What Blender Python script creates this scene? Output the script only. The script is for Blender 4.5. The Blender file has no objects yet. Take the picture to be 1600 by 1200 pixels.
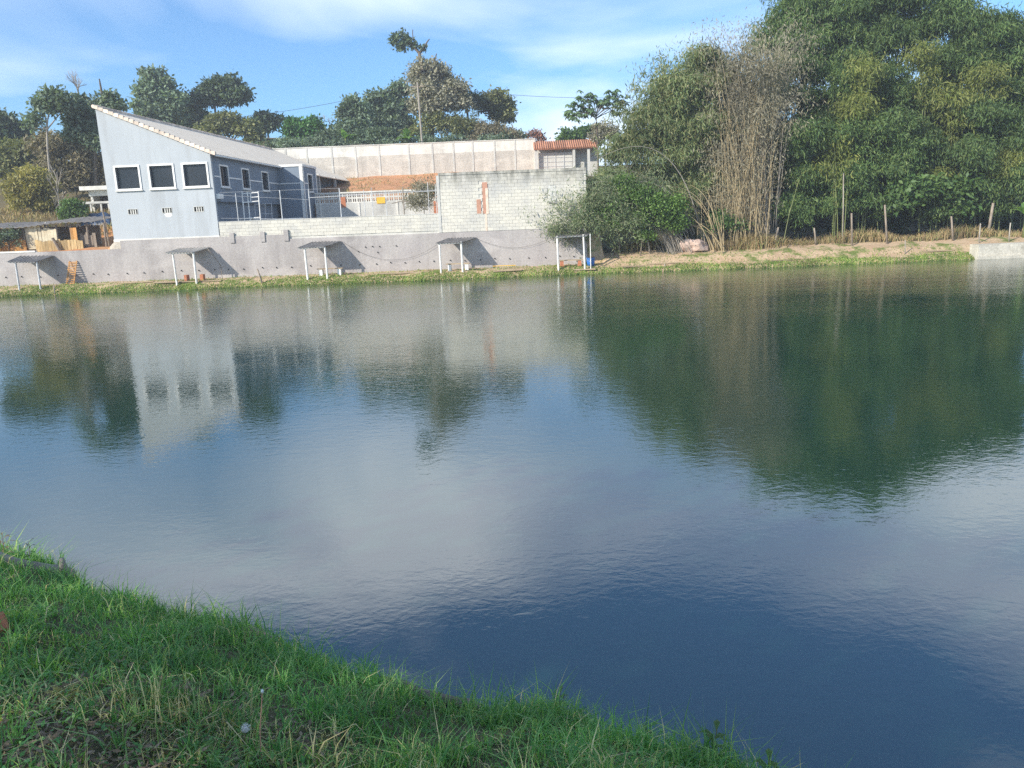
import bpy, math, random
import numpy as np
from mathutils import Vector, Matrix
R = math.radians
rng = np.random.default_rng(7)
random.seed(7)
SC = bpy.context.scene
COL = SC.collection

# ------------------------------------------------------------------ camera, sky, sun, exposure
FPX, PITCH, ROLL, CAMH = 1202.0, 12.1, 2.2, 3.4
cam = bpy.data.cameras.new('camera'); cam_o = bpy.data.objects.new('camera', cam); COL.objects.link(cam_o)
cam.sensor_fit = 'HORIZONTAL'; cam.sensor_width = 36.0; cam.lens = 36.0 * FPX / 1600.0
cam.clip_start = 0.05; cam.clip_end = 3000
_p, _r = R(PITCH), R(ROLL)
cF = Vector((0, math.cos(_p), -math.sin(_p))); cR0 = Vector((1, 0, 0)); cU0 = cR0.cross(cF)
cR = cR0 * math.cos(_r) - cU0 * math.sin(_r); cU = cR0 * math.sin(_r) + cU0 * math.cos(_r)
M = Matrix((cR, cU, -cF)).transposed().to_4x4(); M.translation = (0, 0, CAMH)
cam_o.matrix_world = M
SC.camera = cam_o

SUN_TRAVEL = Vector((1.9, 1.5, -1.35)).normalized()
SUN_EL = math.asin(-SUN_TRAVEL.z)
SUN_ROT = math.atan2(-SUN_TRAVEL.x, -SUN_TRAVEL.y)
sun = bpy.data.lights.new('sun', 'SUN'); sun_o = bpy.data.objects.new('sun', sun); COL.objects.link(sun_o)
sun.energy = 4.2; sun.angle = R(0.55); sun.color = (1.0, 0.93, 0.82)
sun_o.rotation_euler = SUN_TRAVEL.to_track_quat('-Z', 'Y').to_euler()
sun_o.location = (-30, -30, 40)

SC.cycles.use_denoising = False
SC.view_settings.view_transform = 'Standard'
SC.view_settings.look = 'None'
SC.view_settings.gamma = 1.0
SC.view_settings.use_curve_mapping = False
SC.view_settings.exposure = 0.82

W = bpy.data.worlds.new('World'); SC.world = W; W.use_nodes = True
nt = W.node_tree; nt.nodes.clear()
def N(t, ty, **kw):
    n = t.nodes.new(ty)
    for k, v in kw.items(): setattr(n, k, v)
    return n
def L(t, a, b): t.links.new(a, b)
def mathn(t, op, a, b=None, clamp=False):
    n = N(t, 'ShaderNodeMath', operation=op); n.use_clamp = clamp
    for i, v in enumerate((a, b)):
        if v is None: continue
        if isinstance(v, (int, float)): n.inputs[i].default_value = v
        else: L(t, v, n.inputs[i])
    return n.outputs[0]
def ramp(t, fac, stops):
    n = N(t, 'ShaderNodeValToRGB'); e = n.color_ramp.elements
    while len(e) > 1: e.remove(e[-1])
    for i, (p, c) in enumerate(stops):
        x = e[0] if i == 0 else e.new(p)
        x.position = p; x.color = (*c, 1) if len(c) == 3 else c
    L(t, fac, n.inputs[0]); return n.outputs[0]
def g(v): return (v, v, v)
def mixc(t, fac, a, b, mode='MIX'):
    n = N(t, 'ShaderNodeMix', data_type='RGBA', blend_type=mode)
    for i, v in ((0, fac), (6, a), (7, b)):
        if isinstance(v, (int, float)): n.inputs[i].default_value = v
        elif isinstance(v, tuple): n.inputs[i].default_value = (*v, 1)
        else: L(t, v, n.inputs[i])
    return n.outputs[2]
sky = N(nt, 'ShaderNodeTexSky', sky_type='NISHITA')
sky.sun_disc = False; sky.sun_elevation = SUN_EL; sky.sun_rotation = SUN_ROT
sky.air_density = 1.0; sky.dust_density = 1.2; sky.ozone_density = 1.2; sky.altitude = 700
tc = N(nt, 'ShaderNodeTexCoord')
sep = N(nt, 'ShaderNodeSeparateXYZ'); L(nt, tc.outputs['Generated'], sep.inputs[0])
zz = mathn(nt, 'ADD', mathn(nt, 'MAXIMUM', sep.outputs[2], 0.0), 0.34)
cu = mathn(nt, 'DIVIDE', sep.outputs[0], zz); cv = mathn(nt, 'DIVIDE', sep.outputs[1], zz)
cmb = N(nt, 'ShaderNodeCombineXYZ'); L(nt, cu, cmb.inputs[0]); L(nt, cv, cmb.inputs[1])
mp = N(nt, 'ShaderNodeMapping'); L(nt, cmb.outputs[0], mp.inputs[0])
mp.inputs['Location'].default_value = (5.3, 7.7, 0); mp.inputs['Rotation'].default_value = (0, 0, R(28)); mp.inputs['Scale'].default_value = (1.0, 1.5, 1)
n1 = N(nt, 'ShaderNodeTexNoise'); n1.inputs['Scale'].default_value = 1.0; n1.inputs['Detail'].default_value = 5; n1.inputs['Roughness'].default_value = 0.5; n1.inputs['Distortion'].default_value = 0.5
L(nt, mp.outputs[0], n1.inputs[0])
cov = ramp(nt, sep.outputs[2], [(0.0, g(0.42)), (0.15, g(0.42)), (0.22, g(0.43)), (0.31, g(0.535)), (0.42, g(0.575)), (0.52, g(0.40)), (1.0, g(0.40))])   # cloud bank low in the sky, clear overhead
cl = ramp(nt, mathn(nt, 'ADD', n1.outputs[0], mathn(nt, 'SUBTRACT', cov, 0.5)), [(0.39, g(0.03)), (0.51, g(0.42)), (0.65, g(0.95))])
cloudcol = (8.2, 8.9, 9.9)
skc = mixc(nt, cl, mixc(nt, 1.0, sky.outputs[0], (0.58, 0.95, 1.28), 'MULTIPLY'), cloudcol)
bg = N(nt, 'ShaderNodeBackground'); bg.inputs[1].default_value = 0.096
L(nt, skc, bg.inputs[0])
wo = N(nt, 'ShaderNodeOutputWorld'); L(nt, bg.outputs[0], wo.inputs[0])

# ------------------------------------------------------------------ measuring helpers
def ray(x, y):
    d = cF * FPX + cR * (x - 800) - cU * (y - 600)
    return d / d.y
def P(x, y, Y):
    d = ray(x, y); return Vector((d.x * Y, Y, CAMH + d.z * Y))
def PX(n, Y): return n * Y / FPX

# ------------------------------------------------------------------ mesh helpers
class MB:
    def __init__(s): s.v = []; s.f = []
    def poly(s, pts):
        b = len(s.v); s.v += [tuple(p) for p in pts]; s.f.append(tuple(range(b, b + len(pts)))); return s
    def hexa(s, p):     # 8 corners: bottom loop 0-3, top loop 4-7
        b = len(s.v); s.v += [tuple(q) for q in p]
        for q in ((3, 2, 1, 0), (4, 5, 6, 7), (0, 1, 5, 4), (1, 2, 6, 5), (2, 3, 7, 6), (3, 0, 4, 7)): s.f.append(tuple(b + i for i in q))
        return s
    def box(s, x0, x1, y0, y1, z0, z1):
        return s.hexa([(x0, y0, z0), (x1, y0, z0), (x1, y1, z0), (x0, y1, z0), (x0, y0, z1), (x1, y0, z1), (x1, y1, z1), (x0, y1, z1)])
    def prism(s, pts, y0, y1):   # xz polygon (counter clockwise seen from -y) extruded along y
        b = len(s.v); n = len(pts)
        s.v += [(x, y0, z) for x, z in pts] + [(x, y1, z) for x, z in pts]
        s.f.append(tuple(range(b, b + n))); s.f.append(tuple(range(b + 2 * n - 1, b + n - 1, -1)))
        for i in range(n):
            j = (i + 1) % n; s.f.append((b + i, b + n + i, b + n + j, b + j))
        return s
    def tube(s, pts, rad, n=6, cap=True):
        pts = [Vector(p) for p in pts]; rad = rad if isinstance(rad, (list, tuple)) else [rad] * len(pts)
        b = len(s.v); m = len(pts)
        for i, p in enumerate(pts):
            t = (pts[min(i + 1, m - 1)] - pts[max(i - 1, 0)]).normalized()
            a = t.cross(Vector((0.31, 0.17, 0.93)) if abs(t.z) < 0.9 else Vector((1, 0.1, 0))).normalized(); c = t.cross(a)
            for k in range(n):
                w = 2 * math.pi * k / n; s.v.append(tuple(p + (a * math.cos(w) + c * math.sin(w)) * rad[i]))
        for i in range(m - 1):
            for k in range(n):
                k2 = (k + 1) % n
                s.f.append((b + i * n + k, b + i * n + k2, b + (i + 1) * n + k2, b + (i + 1) * n + k))
        if cap:
            s.f.append(tuple(b + k for k in range(n - 1, -1, -1))); s.f.append(tuple(b + (m - 1) * n + k for k in range(n)))
        return s
    def sheet(s, fn, nu, nv, thick=0.0):   # fn(u,v)->point
        b = len(s.v)
        for i in range(nu + 1):
            for j in range(nv + 1): s.v.append(tuple(fn(i / nu, j / nv)))
        q = lambda i, j: b + i * (nv + 1) + j
        for i in range(nu):
            for j in range(nv): s.f.append((q(i, j), q(i + 1, j), q(i + 1, j + 1), q(i, j + 1)))
        return s
    def mesh(s, name):
        me = bpy.data.meshes.new(name); me.from_pydata(s.v, [], s.f); me.update(); return me
    def build(s, name, mat, parent=None, smooth=False):
        me = s.mesh(name)
        if mat: me.materials.append(mat)
        if smooth: me.polygons.foreach_set('use_smooth', [True] * len(me.polygons))
        return link(name, me, parent)
def link(name, me, parent=None):
    o = bpy.data.objects.new(name, me); COL.objects.link(o)
    if parent: o.parent = parent
    return o
def empty(name, loc=(0, 0, 0), rz=0.0):
    o = bpy.data.objects.new(name, None); COL.objects.link(o); o.location = loc; o.rotation_euler = (0, 0, rz); o.empty_display_size = 0.2; return o
def tag(o, label=None, cat=None, group=None, kind=None):
    if label: o['label'] = label
    if cat: o['category'] = cat
    if group: o['group'] = group
    if kind: o['kind'] = kind
    return o
def np_mesh(name, V, faces, mats, smooth=False, midx=None):
    """faces: list of int arrays (n,k)"""
    me = bpy.data.meshes.new(name); V = np.asarray(V, np.float32)
    me.vertices.add(len(V)); me.vertices.foreach_set('co', V.ravel())
    li = np.concatenate([f.ravel() for f in faces]).astype(np.int32)
    tot = np.concatenate([np.full(len(f), f.shape[1], np.int32) for f in faces])
    st = np.concatenate([[0], np.cumsum(tot)[:-1]]).astype(np.int32)
    me.loops.add(len(li)); me.loops.foreach_set('vertex_index', li)
    me.polygons.add(len(tot)); me.polygons.foreach_set('loop_start', st); me.polygons.foreach_set('loop_total', tot)
    if smooth: me.polygons.foreach_set('use_smooth', np.ones(len(tot), bool))
    for m in (mats if isinstance(mats, (list, tuple)) else [mats]): me.materials.append(m)
    if midx is not None: me.polygons.foreach_set('material_index', midx.astype(np.int32))
    me.update(calc_edges=True); return me

# ------------------------------------------------------------------ materials
def newmat(name):
    m = bpy.data.materials.new(name); m.use_nodes = True; t = m.node_tree; t.nodes.clear()
    b = N(t, 'ShaderNodeBsdfPrincipled'); o = N(t, 'ShaderNodeOutputMaterial'); L(t, b.outputs[0], o.inputs[0])
    return m, t, b
def setspec(b, v): b.inputs['Specular IOR Level'].default_value = v
def noise(t, scale, detail=4, rough=0.55, coord=None, stretch=None, dist=0.0):
    if coord is None:
        c = N(t, 'ShaderNodeTexCoord').outputs['Object']
    else: c = coord
    if stretch:
        mpn = N(t, 'ShaderNodeMapping'); mpn.inputs['Scale'].default_value = stretch; L(t, c, mpn.inputs[0]); c = mpn.outputs[0]
    n = N(t, 'ShaderNodeTexNoise'); n.inputs['Scale'].default_value = scale; n.inputs['Detail'].default_value = detail
    n.inputs['Roughness'].default_value = rough; n.inputs['Distortion'].default_value = dist
    L(t, c, n.inputs[0]); return n.outputs[0]
def worldco(t): return N(t, 'ShaderNodeNewGeometry').outputs['Position']
def bump(t, b, h, strength=0.4, dist=0.02):
    n = N(t, 'ShaderNodeBump'); n.inputs['Strength'].default_value = strength; n.inputs['Distance'].default_value = dist
    L(t, h, n.inputs['Height']); L(t, n.outputs[0], b.inputs['Normal']); return n
def simple(name, c1, c2=None, scale=3.0, rough=0.8, spec=0.3, bs=0.3, bd=0.02, world=True, stretch=None, metal=0.0, rnd=0.0, lo=0.35, hi=0.68):
    m, t, b = newmat(name)
    co = worldco(t) if world else None
    c2 = c2 or tuple(v * 0.75 for v in c1)
    n = noise(t, scale, 6, 0.6, co, stretch)
    c = ramp(t, n, [(lo, c1), (hi, c2)])
    if rnd:
        oi = N(t, 'ShaderNodeObjectInfo').outputs['Random']
        c = mixc(t, 1.0, c, ramp(t, oi, [(0, g(1 - rnd)), (1, g(1 + rnd))]), 'MULTIPLY')
    L(t, c, b.inputs['Base Color']); b.inputs['Roughness'].default_value = rough; setspec(b, spec); b.inputs['Metallic'].default_value = metal
    if bs: bump(t, b, noise(t, scale * 6, 4, 0.6, co, stretch), bs, bd)
    return m
def leafmat(name, c1, c2, trans=0.35, rough=0.55, vs=0.25, c3=None, gain=1.6):
    c1, c2 = tuple(v * gain for v in c1), tuple(v * gain for v in c2); c3 = c3 and tuple(v * gain for v in c3)
    m, t, b = newmat(name)
    ge = N(t, 'ShaderNodeNewGeometry')
    rp = ge.outputs['Random Per Island']
    stops = [(0.0, c1), (1.0, c2)] if c3 is None else [(0.0, c1), (0.6, c2), (1.0, c3)]
    a = ramp(t, rp, stops)
    n = noise(t, vs, 3, 0.5, ge.outputs['Position'])
    a = mixc(t, 1.0, a, ramp(t, n, [(0.3, g(0.68)), (0.7, g(1.3))]), 'MULTIPLY')
    L(t, a, b.inputs['Base Color']); b.inputs['Roughness'].default_value = rough; setspec(b, 0.35)
    tr = N(t, 'ShaderNodeBsdfTranslucent'); L(t, mixc(t, 1.0, a, (1.15, 1.2, 0.6), 'MULTIPLY'), tr.inputs[0])
    ms = N(t, 'ShaderNodeMixShader'); ms.inputs[0].default_value = trans
    L(t, b.outputs[0], ms.inputs[1]); L(t, tr.outputs[0], ms.inputs[2])
    o = [x for x in t.nodes if x.type == 'OUTPUT_MATERIAL'][0]; L(t, ms.outputs[0], o.inputs[0])
    return m
MT = {}
MT['bark'] = simple('bark', (0.16, 0.13, 0.10), (0.08, 0.065, 0.05), 4, 0.9, 0.2, 0.5, 0.03, stretch=(1, 1, 0.25))
MT['palebark'] = simple('palebark', (0.36, 0.33, 0.28), (0.22, 0.19, 0.16), 5, 0.9, 0.2, 0.4, 0.02, stretch=(1, 1, 0.3))
MT['culm'] = simple('culm', (0.17, 0.18, 0.07), (0.10, 0.13, 0.04), 1.5, 0.5, 0.4, 0)
MT['dryculm'] = simple('dryculm', (0.42, 0.33, 0.19), (0.24, 0.19, 0.11), 1.2, 0.7, 0.3, 0)
MT['drygrey'] = simple('drygrey', (0.36, 0.32, 0.27), (0.22, 0.19, 0.16), 1.2, 0.8, 0.2, 0)
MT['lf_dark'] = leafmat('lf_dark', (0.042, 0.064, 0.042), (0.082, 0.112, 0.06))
MT['lf_teal'] = leafmat('lf_teal', (0.075, 0.11, 0.078), (0.14, 0.18, 0.115))
MT['lf_mid'] = leafmat('lf_mid', (0.04, 0.085, 0.025), (0.09, 0.14, 0.04))
MT['lf_mango'] = leafmat('lf_mango', (0.03, 0.085, 0.02), (0.07, 0.15, 0.035), 0.25, 0.4)
MT['lf_olive'] = leafmat('lf_olive', (0.075, 0.09, 0.035), (0.15, 0.15, 0.06))
MT['lf_brown'] = leafmat('lf_brown', (0.11, 0.095, 0.06), (0.19, 0.165, 0.10), 0.25, 0.8)
MT['lf_grey'] = leafmat('lf_grey', (0.12, 0.12, 0.085), (0.21, 0.195, 0.14), 0.25, 0.8)
MT['lf_yellow'] = leafmat('lf_yellow', (0.14, 0.14, 0.04), (0.27, 0.23, 0.07), 0.35)
MT['lf_red'] = leafmat('lf_red', (0.15, 0.06, 0.045), (0.22, 0.12, 0.08), 0.3)
MT['lf_bright'] = leafmat('lf_bright', (0.055, 0.11, 0.022), (0.11, 0.175, 0.04), 0.4)
MT['lf_bamboo'] = leafmat('lf_bamboo', (0.038, 0.074, 0.024), (0.070, 0.112, 0.034), 0.38, 0.6, 0.3, (0.105, 0.138, 0.044))
MT['lf_bamboo_sunlit'] = leafmat('lf_bamboo_sunlit', (0.09, 0.12, 0.03), (0.135, 0.155, 0.04), 0.4, 0.6, 0.3, (0.18, 0.185, 0.055))  # lighter, yellower bamboo leaf: sunlight on the plumes painted into the colour
MT['lf_bamboo_o'] = leafmat('lf_bamboo_o', (0.06, 0.095, 0.035), (0.12, 0.145, 0.06), 0.35, 0.6, 0.3, (0.19, 0.18, 0.09))
MT['lf_bamboo_g'] = leafmat('lf_bamboo_g', (0.068, 0.105, 0.048), (0.125, 0.155, 0.075), 0.35, 0.6, 0.3, (0.20, 0.20, 0.13))
MT['lf_dry'] = leafmat('lf_dry', (0.125, 0.115, 0.08), (0.21, 0.19, 0.135), 0.3, 0.8)
MT['lf_scrub'] = leafmat('lf_scrub', (0.16, 0.11, 0.06), (0.28, 0.21, 0.11), 0.3, 0.8, 0.5, (0.10, 0.13, 0.04))
MT['lf_litter'] = leafmat('lf_litter', (0.10, 0.075, 0.05), (0.20, 0.155, 0.105), 0.15, 0.9)
MT['lf_papaya'] = leafmat('lf_papaya', (0.05, 0.09, 0.045), (0.10, 0.15, 0.07), 0.3, 0.5)
MT['lf_banana'] = leafmat('lf_banana', (0.07, 0.15, 0.03), (0.15, 0.25, 0.06), 0.45, 0.45)
MT['grass_far'] = leafmat('grass_far', (0.07, 0.14, 0.025), (0.15, 0.21, 0.05), 0.35, 0.7, 0.7, (0.26, 0.24, 0.09))
MT['grass_near'] = leafmat('grass_near', (0.032, 0.10, 0.03), (0.075, 0.165, 0.045), 0.4, 0.5, 1.3, (0.15, 0.22, 0.08), gain=2.5)
MT['grass_light'] = leafmat('grass_light', (0.07, 0.17, 0.03), (0.13, 0.24, 0.045), 0.45, 0.5, 1.3, (0.22, 0.28, 0.08), gain=2.5)
MT['grass_dry'] = leafmat('grass_dry', (0.20, 0.18, 0.08), (0.40, 0.34, 0.19), 0.35, 0.7, 1.3, gain=2.5)
MT['white'] = simple('white', (0.80, 0.79, 0.76), (0.68, 0.67, 0.63), 1.5, 0.6, 0.4, 0.1, 0.01)
MT['whitepost'] = simple('whitepost', (0.78, 0.77, 0.73), (0.55, 0.53, 0.48), 5, 0.6, 0.4, 0.15, 0.01)
MT['steel'] = simple('steel', (0.55, 0.56, 0.57), (0.38, 0.38, 0.38), 6, 0.5, 0.5, 0, metal=0.2)
MT['brick'] = simple('brick', (0.50, 0.20, 0.10), (0.36, 0.14, 0.08), 8, 0.9, 0.2, 0.4)
MT['board'] = simple('board', (0.42, 0.33, 0.22), (0.26, 0.19, 0.12), 4, 0.85, 0.2, 0.3, stretch=(0.4, 3, 3), rnd=0.25)
MT['plank'] = simple('plank', (0.52, 0.39, 0.20), (0.33, 0.22, 0.10), 5, 0.85, 0.2, 0.3, stretch=(3, 3, 0.4), rnd=0.3)
MT['orangeplank'] = simple('orangeplank', (0.55, 0.30, 0.10), (0.36, 0.17, 0.06), 5, 0.85, 0.2, 0.3, stretch=(3, 3, 0.4), rnd=0.3)
MT['palepanel'] = simple('palepanel', (0.62, 0.55, 0.40), (0.46, 0.38, 0.26), 2, 0.85, 0.2, 0.2, rnd=0.1)
MT['sheetgrey'] = simple('sheetgrey', (0.28, 0.26, 0.24), (0.15, 0.14, 0.13), 2.5, 0.85, 0.25, 0.3)
MT['sheetpale'] = simple('sheetpale', (0.46, 0.43, 0.38), (0.28, 0.26, 0.23), 2.5, 0.85, 0.25, 0.3)
MT['weathered'] = simple('weathered', (0.30, 0.25, 0.20), (0.16, 0.13, 0.10), 8, 0.9, 0.2, 0.5, stretch=(1, 1, 0.3))
MT['rock'] = simple('rock', (0.55, 0.42, 0.36), (0.40, 0.28, 0.22), 2.5, 0.95, 0.2, 0.6, 0.05)
MT['blueplastic'] = simple('blueplastic', (0.03, 0.18, 0.55), (0.02, 0.12, 0.42), 3, 0.4, 0.5, 0)
MT['bluetarp'] = simple('bluetarp', (0.05, 0.09, 0.17), (0.03, 0.06, 0.12), 3, 0.45, 0.5, 0.4, 0.05)
MT['dark'] = simple('dark', (0.02, 0.02, 0.02), (0.012, 0.012, 0.012), 3, 0.8, 0.2, 0)
MT['rake'] = simple('rake', (0.74, 0.62, 0.50), (0.55, 0.44, 0.35), 4, 0.8, 0.3, 0.3, rnd=0.28)
MT['roof'] = simple('roof', (0.74, 0.66, 0.54), (0.64, 0.56, 0.45), 1.3, 0.85, 0.25, 0.3)
MT['tile'] = simple('tile', (0.46, 0.22, 0.13), (0.33, 0.16, 0.10), 3, 0.85, 0.25, 0.3, rnd=0.25)
MT['yellow'] = simple('yellow', (0.75, 0.45, 0.05), (0.62, 0.36, 0.05), 3, 0.6, 0.3, 0)
MT['redbrown'] = simple('redbrown', (0.50, 0.27, 0.19), (0.40, 0.22, 0.15), 5, 0.9, 0.2, 0.3)
MT['pappus'] = simple('pappus', (0.75, 0.75, 0.72), (0.65, 0.65, 0.62), 3, 0.9, 0.1, 0)
MT['stem'] = simple('stem', (0.24, 0.17, 0.08), (0.16, 0.15, 0.05), 6, 0.7, 0.3, 0)
MT['wire'] = simple('wire', (0.06, 0.06, 0.06), (0.04, 0.04, 0.04), 3, 0.7, 0.3, 0)

def painted(name, c1, c2, stain):   # painted render with vertical weather streaks and blotches
    m, t, b = newmat(name); co = worldco(t)
    a = ramp(t, noise(t, 0.5, 5, 0.55, co), [(0.35, c1), (0.7, c2)])
    st = ramp(t, noise(t, 1.6, 5, 0.6, co, (1, 1, 0.12)), [(0.46, g(0)), (0.72, g(0.7))])
    a = mixc(t, st, a, stain)
    L(t, a, b.inputs['Base Color']); b.inputs['Roughness'].default_value = 0.85; setspec(b, 0.25)
    bump(t, b, noise(t, 14, 4, 0.6, co), 0.15, 0.01); return m
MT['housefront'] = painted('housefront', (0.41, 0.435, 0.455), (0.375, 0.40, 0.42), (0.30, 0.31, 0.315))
MT['houseside_shade'] = painted('houseside_shade', (0.21, 0.25, 0.30), (0.185, 0.225, 0.275), (0.17, 0.20, 0.23))  # darker, bluer copy of the front paint: the facade's shade put into colour

def cement(name, c1, c2, c3, joints=True, grit=0.15):   # bare cement render with block joints telegraphing through
    m, t, b = newmat(name); co = worldco(t)
    a = ramp(t, noise(t, 0.35, 6, 0.65, co), [(0.34, c1), (0.50, c2), (0.66, c3)])
    st = ramp(t, noise(t, 0.8, 6, 0.65, co, (1, 1, 0.16)), [(0.46, g(0)), (0.70, g(0.65))])
    a = mixc(t, st, a, tuple(v * 0.62 for v in c1))
    pal = ramp(t, noise(t, 0.7, 4, 0.6, co, (0.5, 1, 1.2)), [(0.55, g(0)), (0.66, g(0.5))])
    a = mixc(t, pal, a, tuple(min(1, v * 1.25) for v in c2))
    fine = noise(t, 9, 5, 0.7, co)
    a = mixc(t, 1.0, a, ramp(t, fine, [(0.3, g(1 - grit)), (0.7, g(1 + grit))]), 'MULTIPLY')
    h = fine
    if joints:
        br = N(t, 'ShaderNodeTexBrick'); mpn = N(t, 'ShaderNodeMapping'); mpn.inputs['Rotation'].default_value = (R(90), 0, 0)
        L(t, co, mpn.inputs[0]); L(t, mpn.outputs[0], br.inputs[0])
        br.inputs['Scale'].default_value = 1.0; br.inputs['Brick Width'].default_value = 0.4; br.inputs['Row Height'].default_value = 0.2
        br.inputs['Mortar Size'].default_value = 0.012; br.inputs['Mortar Smooth'].default_value = 0.6
        br.inputs[1].default_value = (1, 1, 1, 1); br.inputs[2].default_value = (1, 1, 1, 1); br.inputs[3].default_value = (0, 0, 0, 1)
        msk = ramp(t, noise(t, 0.5, 3, 0.5, co), [(0.42, g(0)), (0.6, g(1))])
        jf = mathn(t, 'MULTIPLY', mathn(t, 'SUBTRACT', 1.0, br.outputs[0]), mathn(t, 'MULTIPLY', msk, 0.22))
        a = mixc(t, jf, a, tuple(v * 0.6 for v in c1))
    L(t, a, b.inputs['Base Color']); b.inputs['Roughness'].default_value = 0.92; setspec(b, 0.2)
    bump(t, b, h, 0.35, 0.02); return m
MT['cement'] = cement('cement', (0.33, 0.30, 0.29), (0.40, 0.37, 0.35), (0.36, 0.33, 0.32))
MT['mortar'] = cement('mortar', (0.50, 0.485, 0.44), (0.55, 0.53, 0.48), (0.52, 0.50, 0.455), False)
MT['pebble'] = cement('pebble', (0.44, 0.41, 0.365), (0.52, 0.485, 0.43), (0.40, 0.375, 0.335), False, 0.32)
MT['limewash'] = cement('limewash', (0.60, 0.58, 0.53), (0.68, 0.66, 0.60), (0.56, 0.54, 0.49), False)
MT['lightcement'] = cement('lightcement', (0.46, 0.45, 0.42), (0.54, 0.53, 0.49), (0.50, 0.49, 0.46), False)
MT['platform'] = cement('platform', (0.40, 0.38, 0.32), (0.50, 0.47, 0.40), (0.26, 0.245, 0.20), False, 0.25)

def blockmat():
    m, t, b = newmat('blockface'); co = worldco(t)
    a = ramp(t, noise(t, 0.45, 5, 0.6, co), [(0.35, (0.50, 0.48, 0.44)), (0.5, (0.59, 0.56, 0.49)), (0.68, (0.46, 0.45, 0.425))])
    oi = N(t, 'ShaderNodeObjectInfo').outputs['Random']
    a = mixc(t, 1.0, a, ramp(t, oi, [(0, (0.93, 0.93, 0.93)), (1, (1.06, 1.06, 1.04))]), 'MULTIPLY')
    a = mixc(t, 1.0, a, ramp(t, noise(t, 22, 4, 0.7, co), [(0.3, g(0.85)), (0.7, g(1.12))]), 'MULTIPLY')
    # algae running down from the weathered top edge
    sp = N(t, 'ShaderNodeSeparateXYZ'); L(t, co, sp.inputs[0])
    hi = mathn(t, 'MULTIPLY', mathn(t, 'SUBTRACT', sp.outputs[2], 5.25), 0.95, True)
    st = ramp(t, noise(t, 1.3, 6, 0.7, co, (1, 1, 0.35)), [(0.36, g(0)), (0.58, g(1))])
    a = mixc(t, mathn(t, 'MULTIPLY', mathn(t, 'MULTIPLY', hi, st), 0.9), a, (0.11, 0.11, 0.09))
    L(t, a, b.inputs['Base Color']); b.inputs['Roughness'].default_value = 0.95; setspec(b, 0.15)
    bump(t, b, noise(t, 30, 4, 0.7, co), 0.4, 0.015); return m
MT['block'] = blockmat()

def glass_mat():
    m, t, b = newmat('windowglass'); co = worldco(t)
    L(t, ramp(t, noise(t, 0.6, 3, 0.5, co), [(0.4, (0.018, 0.022, 0.03)), (0.7, (0.03, 0.034, 0.042))]), b.inputs['Base Color'])
    b.inputs['Roughness'].default_value = 0.2; setspec(b, 0.25); return m
MT['glass'] = glass_mat()

def soil(name, stops, scale=0.5, bs=0.6, grassc=None, gth=(0.5, 0.62)):
    m, t, b = newmat(name); co = worldco(t)
    a = ramp(t, noise(t, scale, 8, 0.65, co), stops)
    a = mixc(t, 1.0, a, ramp(t, noise(t, scale * 14, 5, 0.7, co), [(0.3, g(0.7)), (0.7, g(1.25))]), 'MULTIPLY')
    if grassc:
        a = mixc(t, ramp(t, noise(t, 0.9, 6, 0.65, co), [(gth[0], g(0)), (gth[1], g(1))]), a, grassc)
    L(t, a, b.inputs['Base Color']); b.inputs['Roughness'].default_value = 0.97; setspec(b, 0.1)
    bump(t, b, noise(t, scale * 8, 7, 0.7, co), bs, 0.08); return m
MT['soil_near'] = soil('soil_near', [(0.35, (0.07, 0.085, 0.035)), (0.6, (0.17, 0.14, 0.085))], 2.0)
MT['soil_far'] = soil('soil_far', [(0.3, (0.40, 0.27, 0.17)), (0.55, (0.47, 0.35, 0.23)), (0.75, (0.33, 0.25, 0.15))], 0.6, 0.5, (0.14, 0.17, 0.05), (0.52, 0.62))
MT['soil_terrace'] = soil('soil_terrace', [(0.3, (0.48, 0.20, 0.085)), (0.6, (0.44, 0.24, 0.12)), (0.8, (0.36, 0.22, 0.12))], 0.3, 0.7, (0.16, 0.15, 0.06), (0.56, 0.68))
MT['soil_court'] = soil('soil_court', [(0.3, (0.42, 0.38, 0.32)), (0.7, (0.36, 0.31, 0.25))], 0.5, 0.2)
MT['soil_red'] = soil('soil_red', [(0.3, (0.46, 0.20, 0.095)), (0.5, (0.56, 0.30, 0.16)), (0.7, (0.40, 0.20, 0.11))], 1.3, 1.0, (0.24, 0.20, 0.09), (0.54, 0.66))
MT['soil_hill'] = soil('soil_hill', [(0.3, (0.10, 0.09, 0.045)), (0.6, (0.15, 0.12, 0.065)), (0.8, (0.08, 0.085, 0.03))], 0.4, 0.6)

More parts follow.
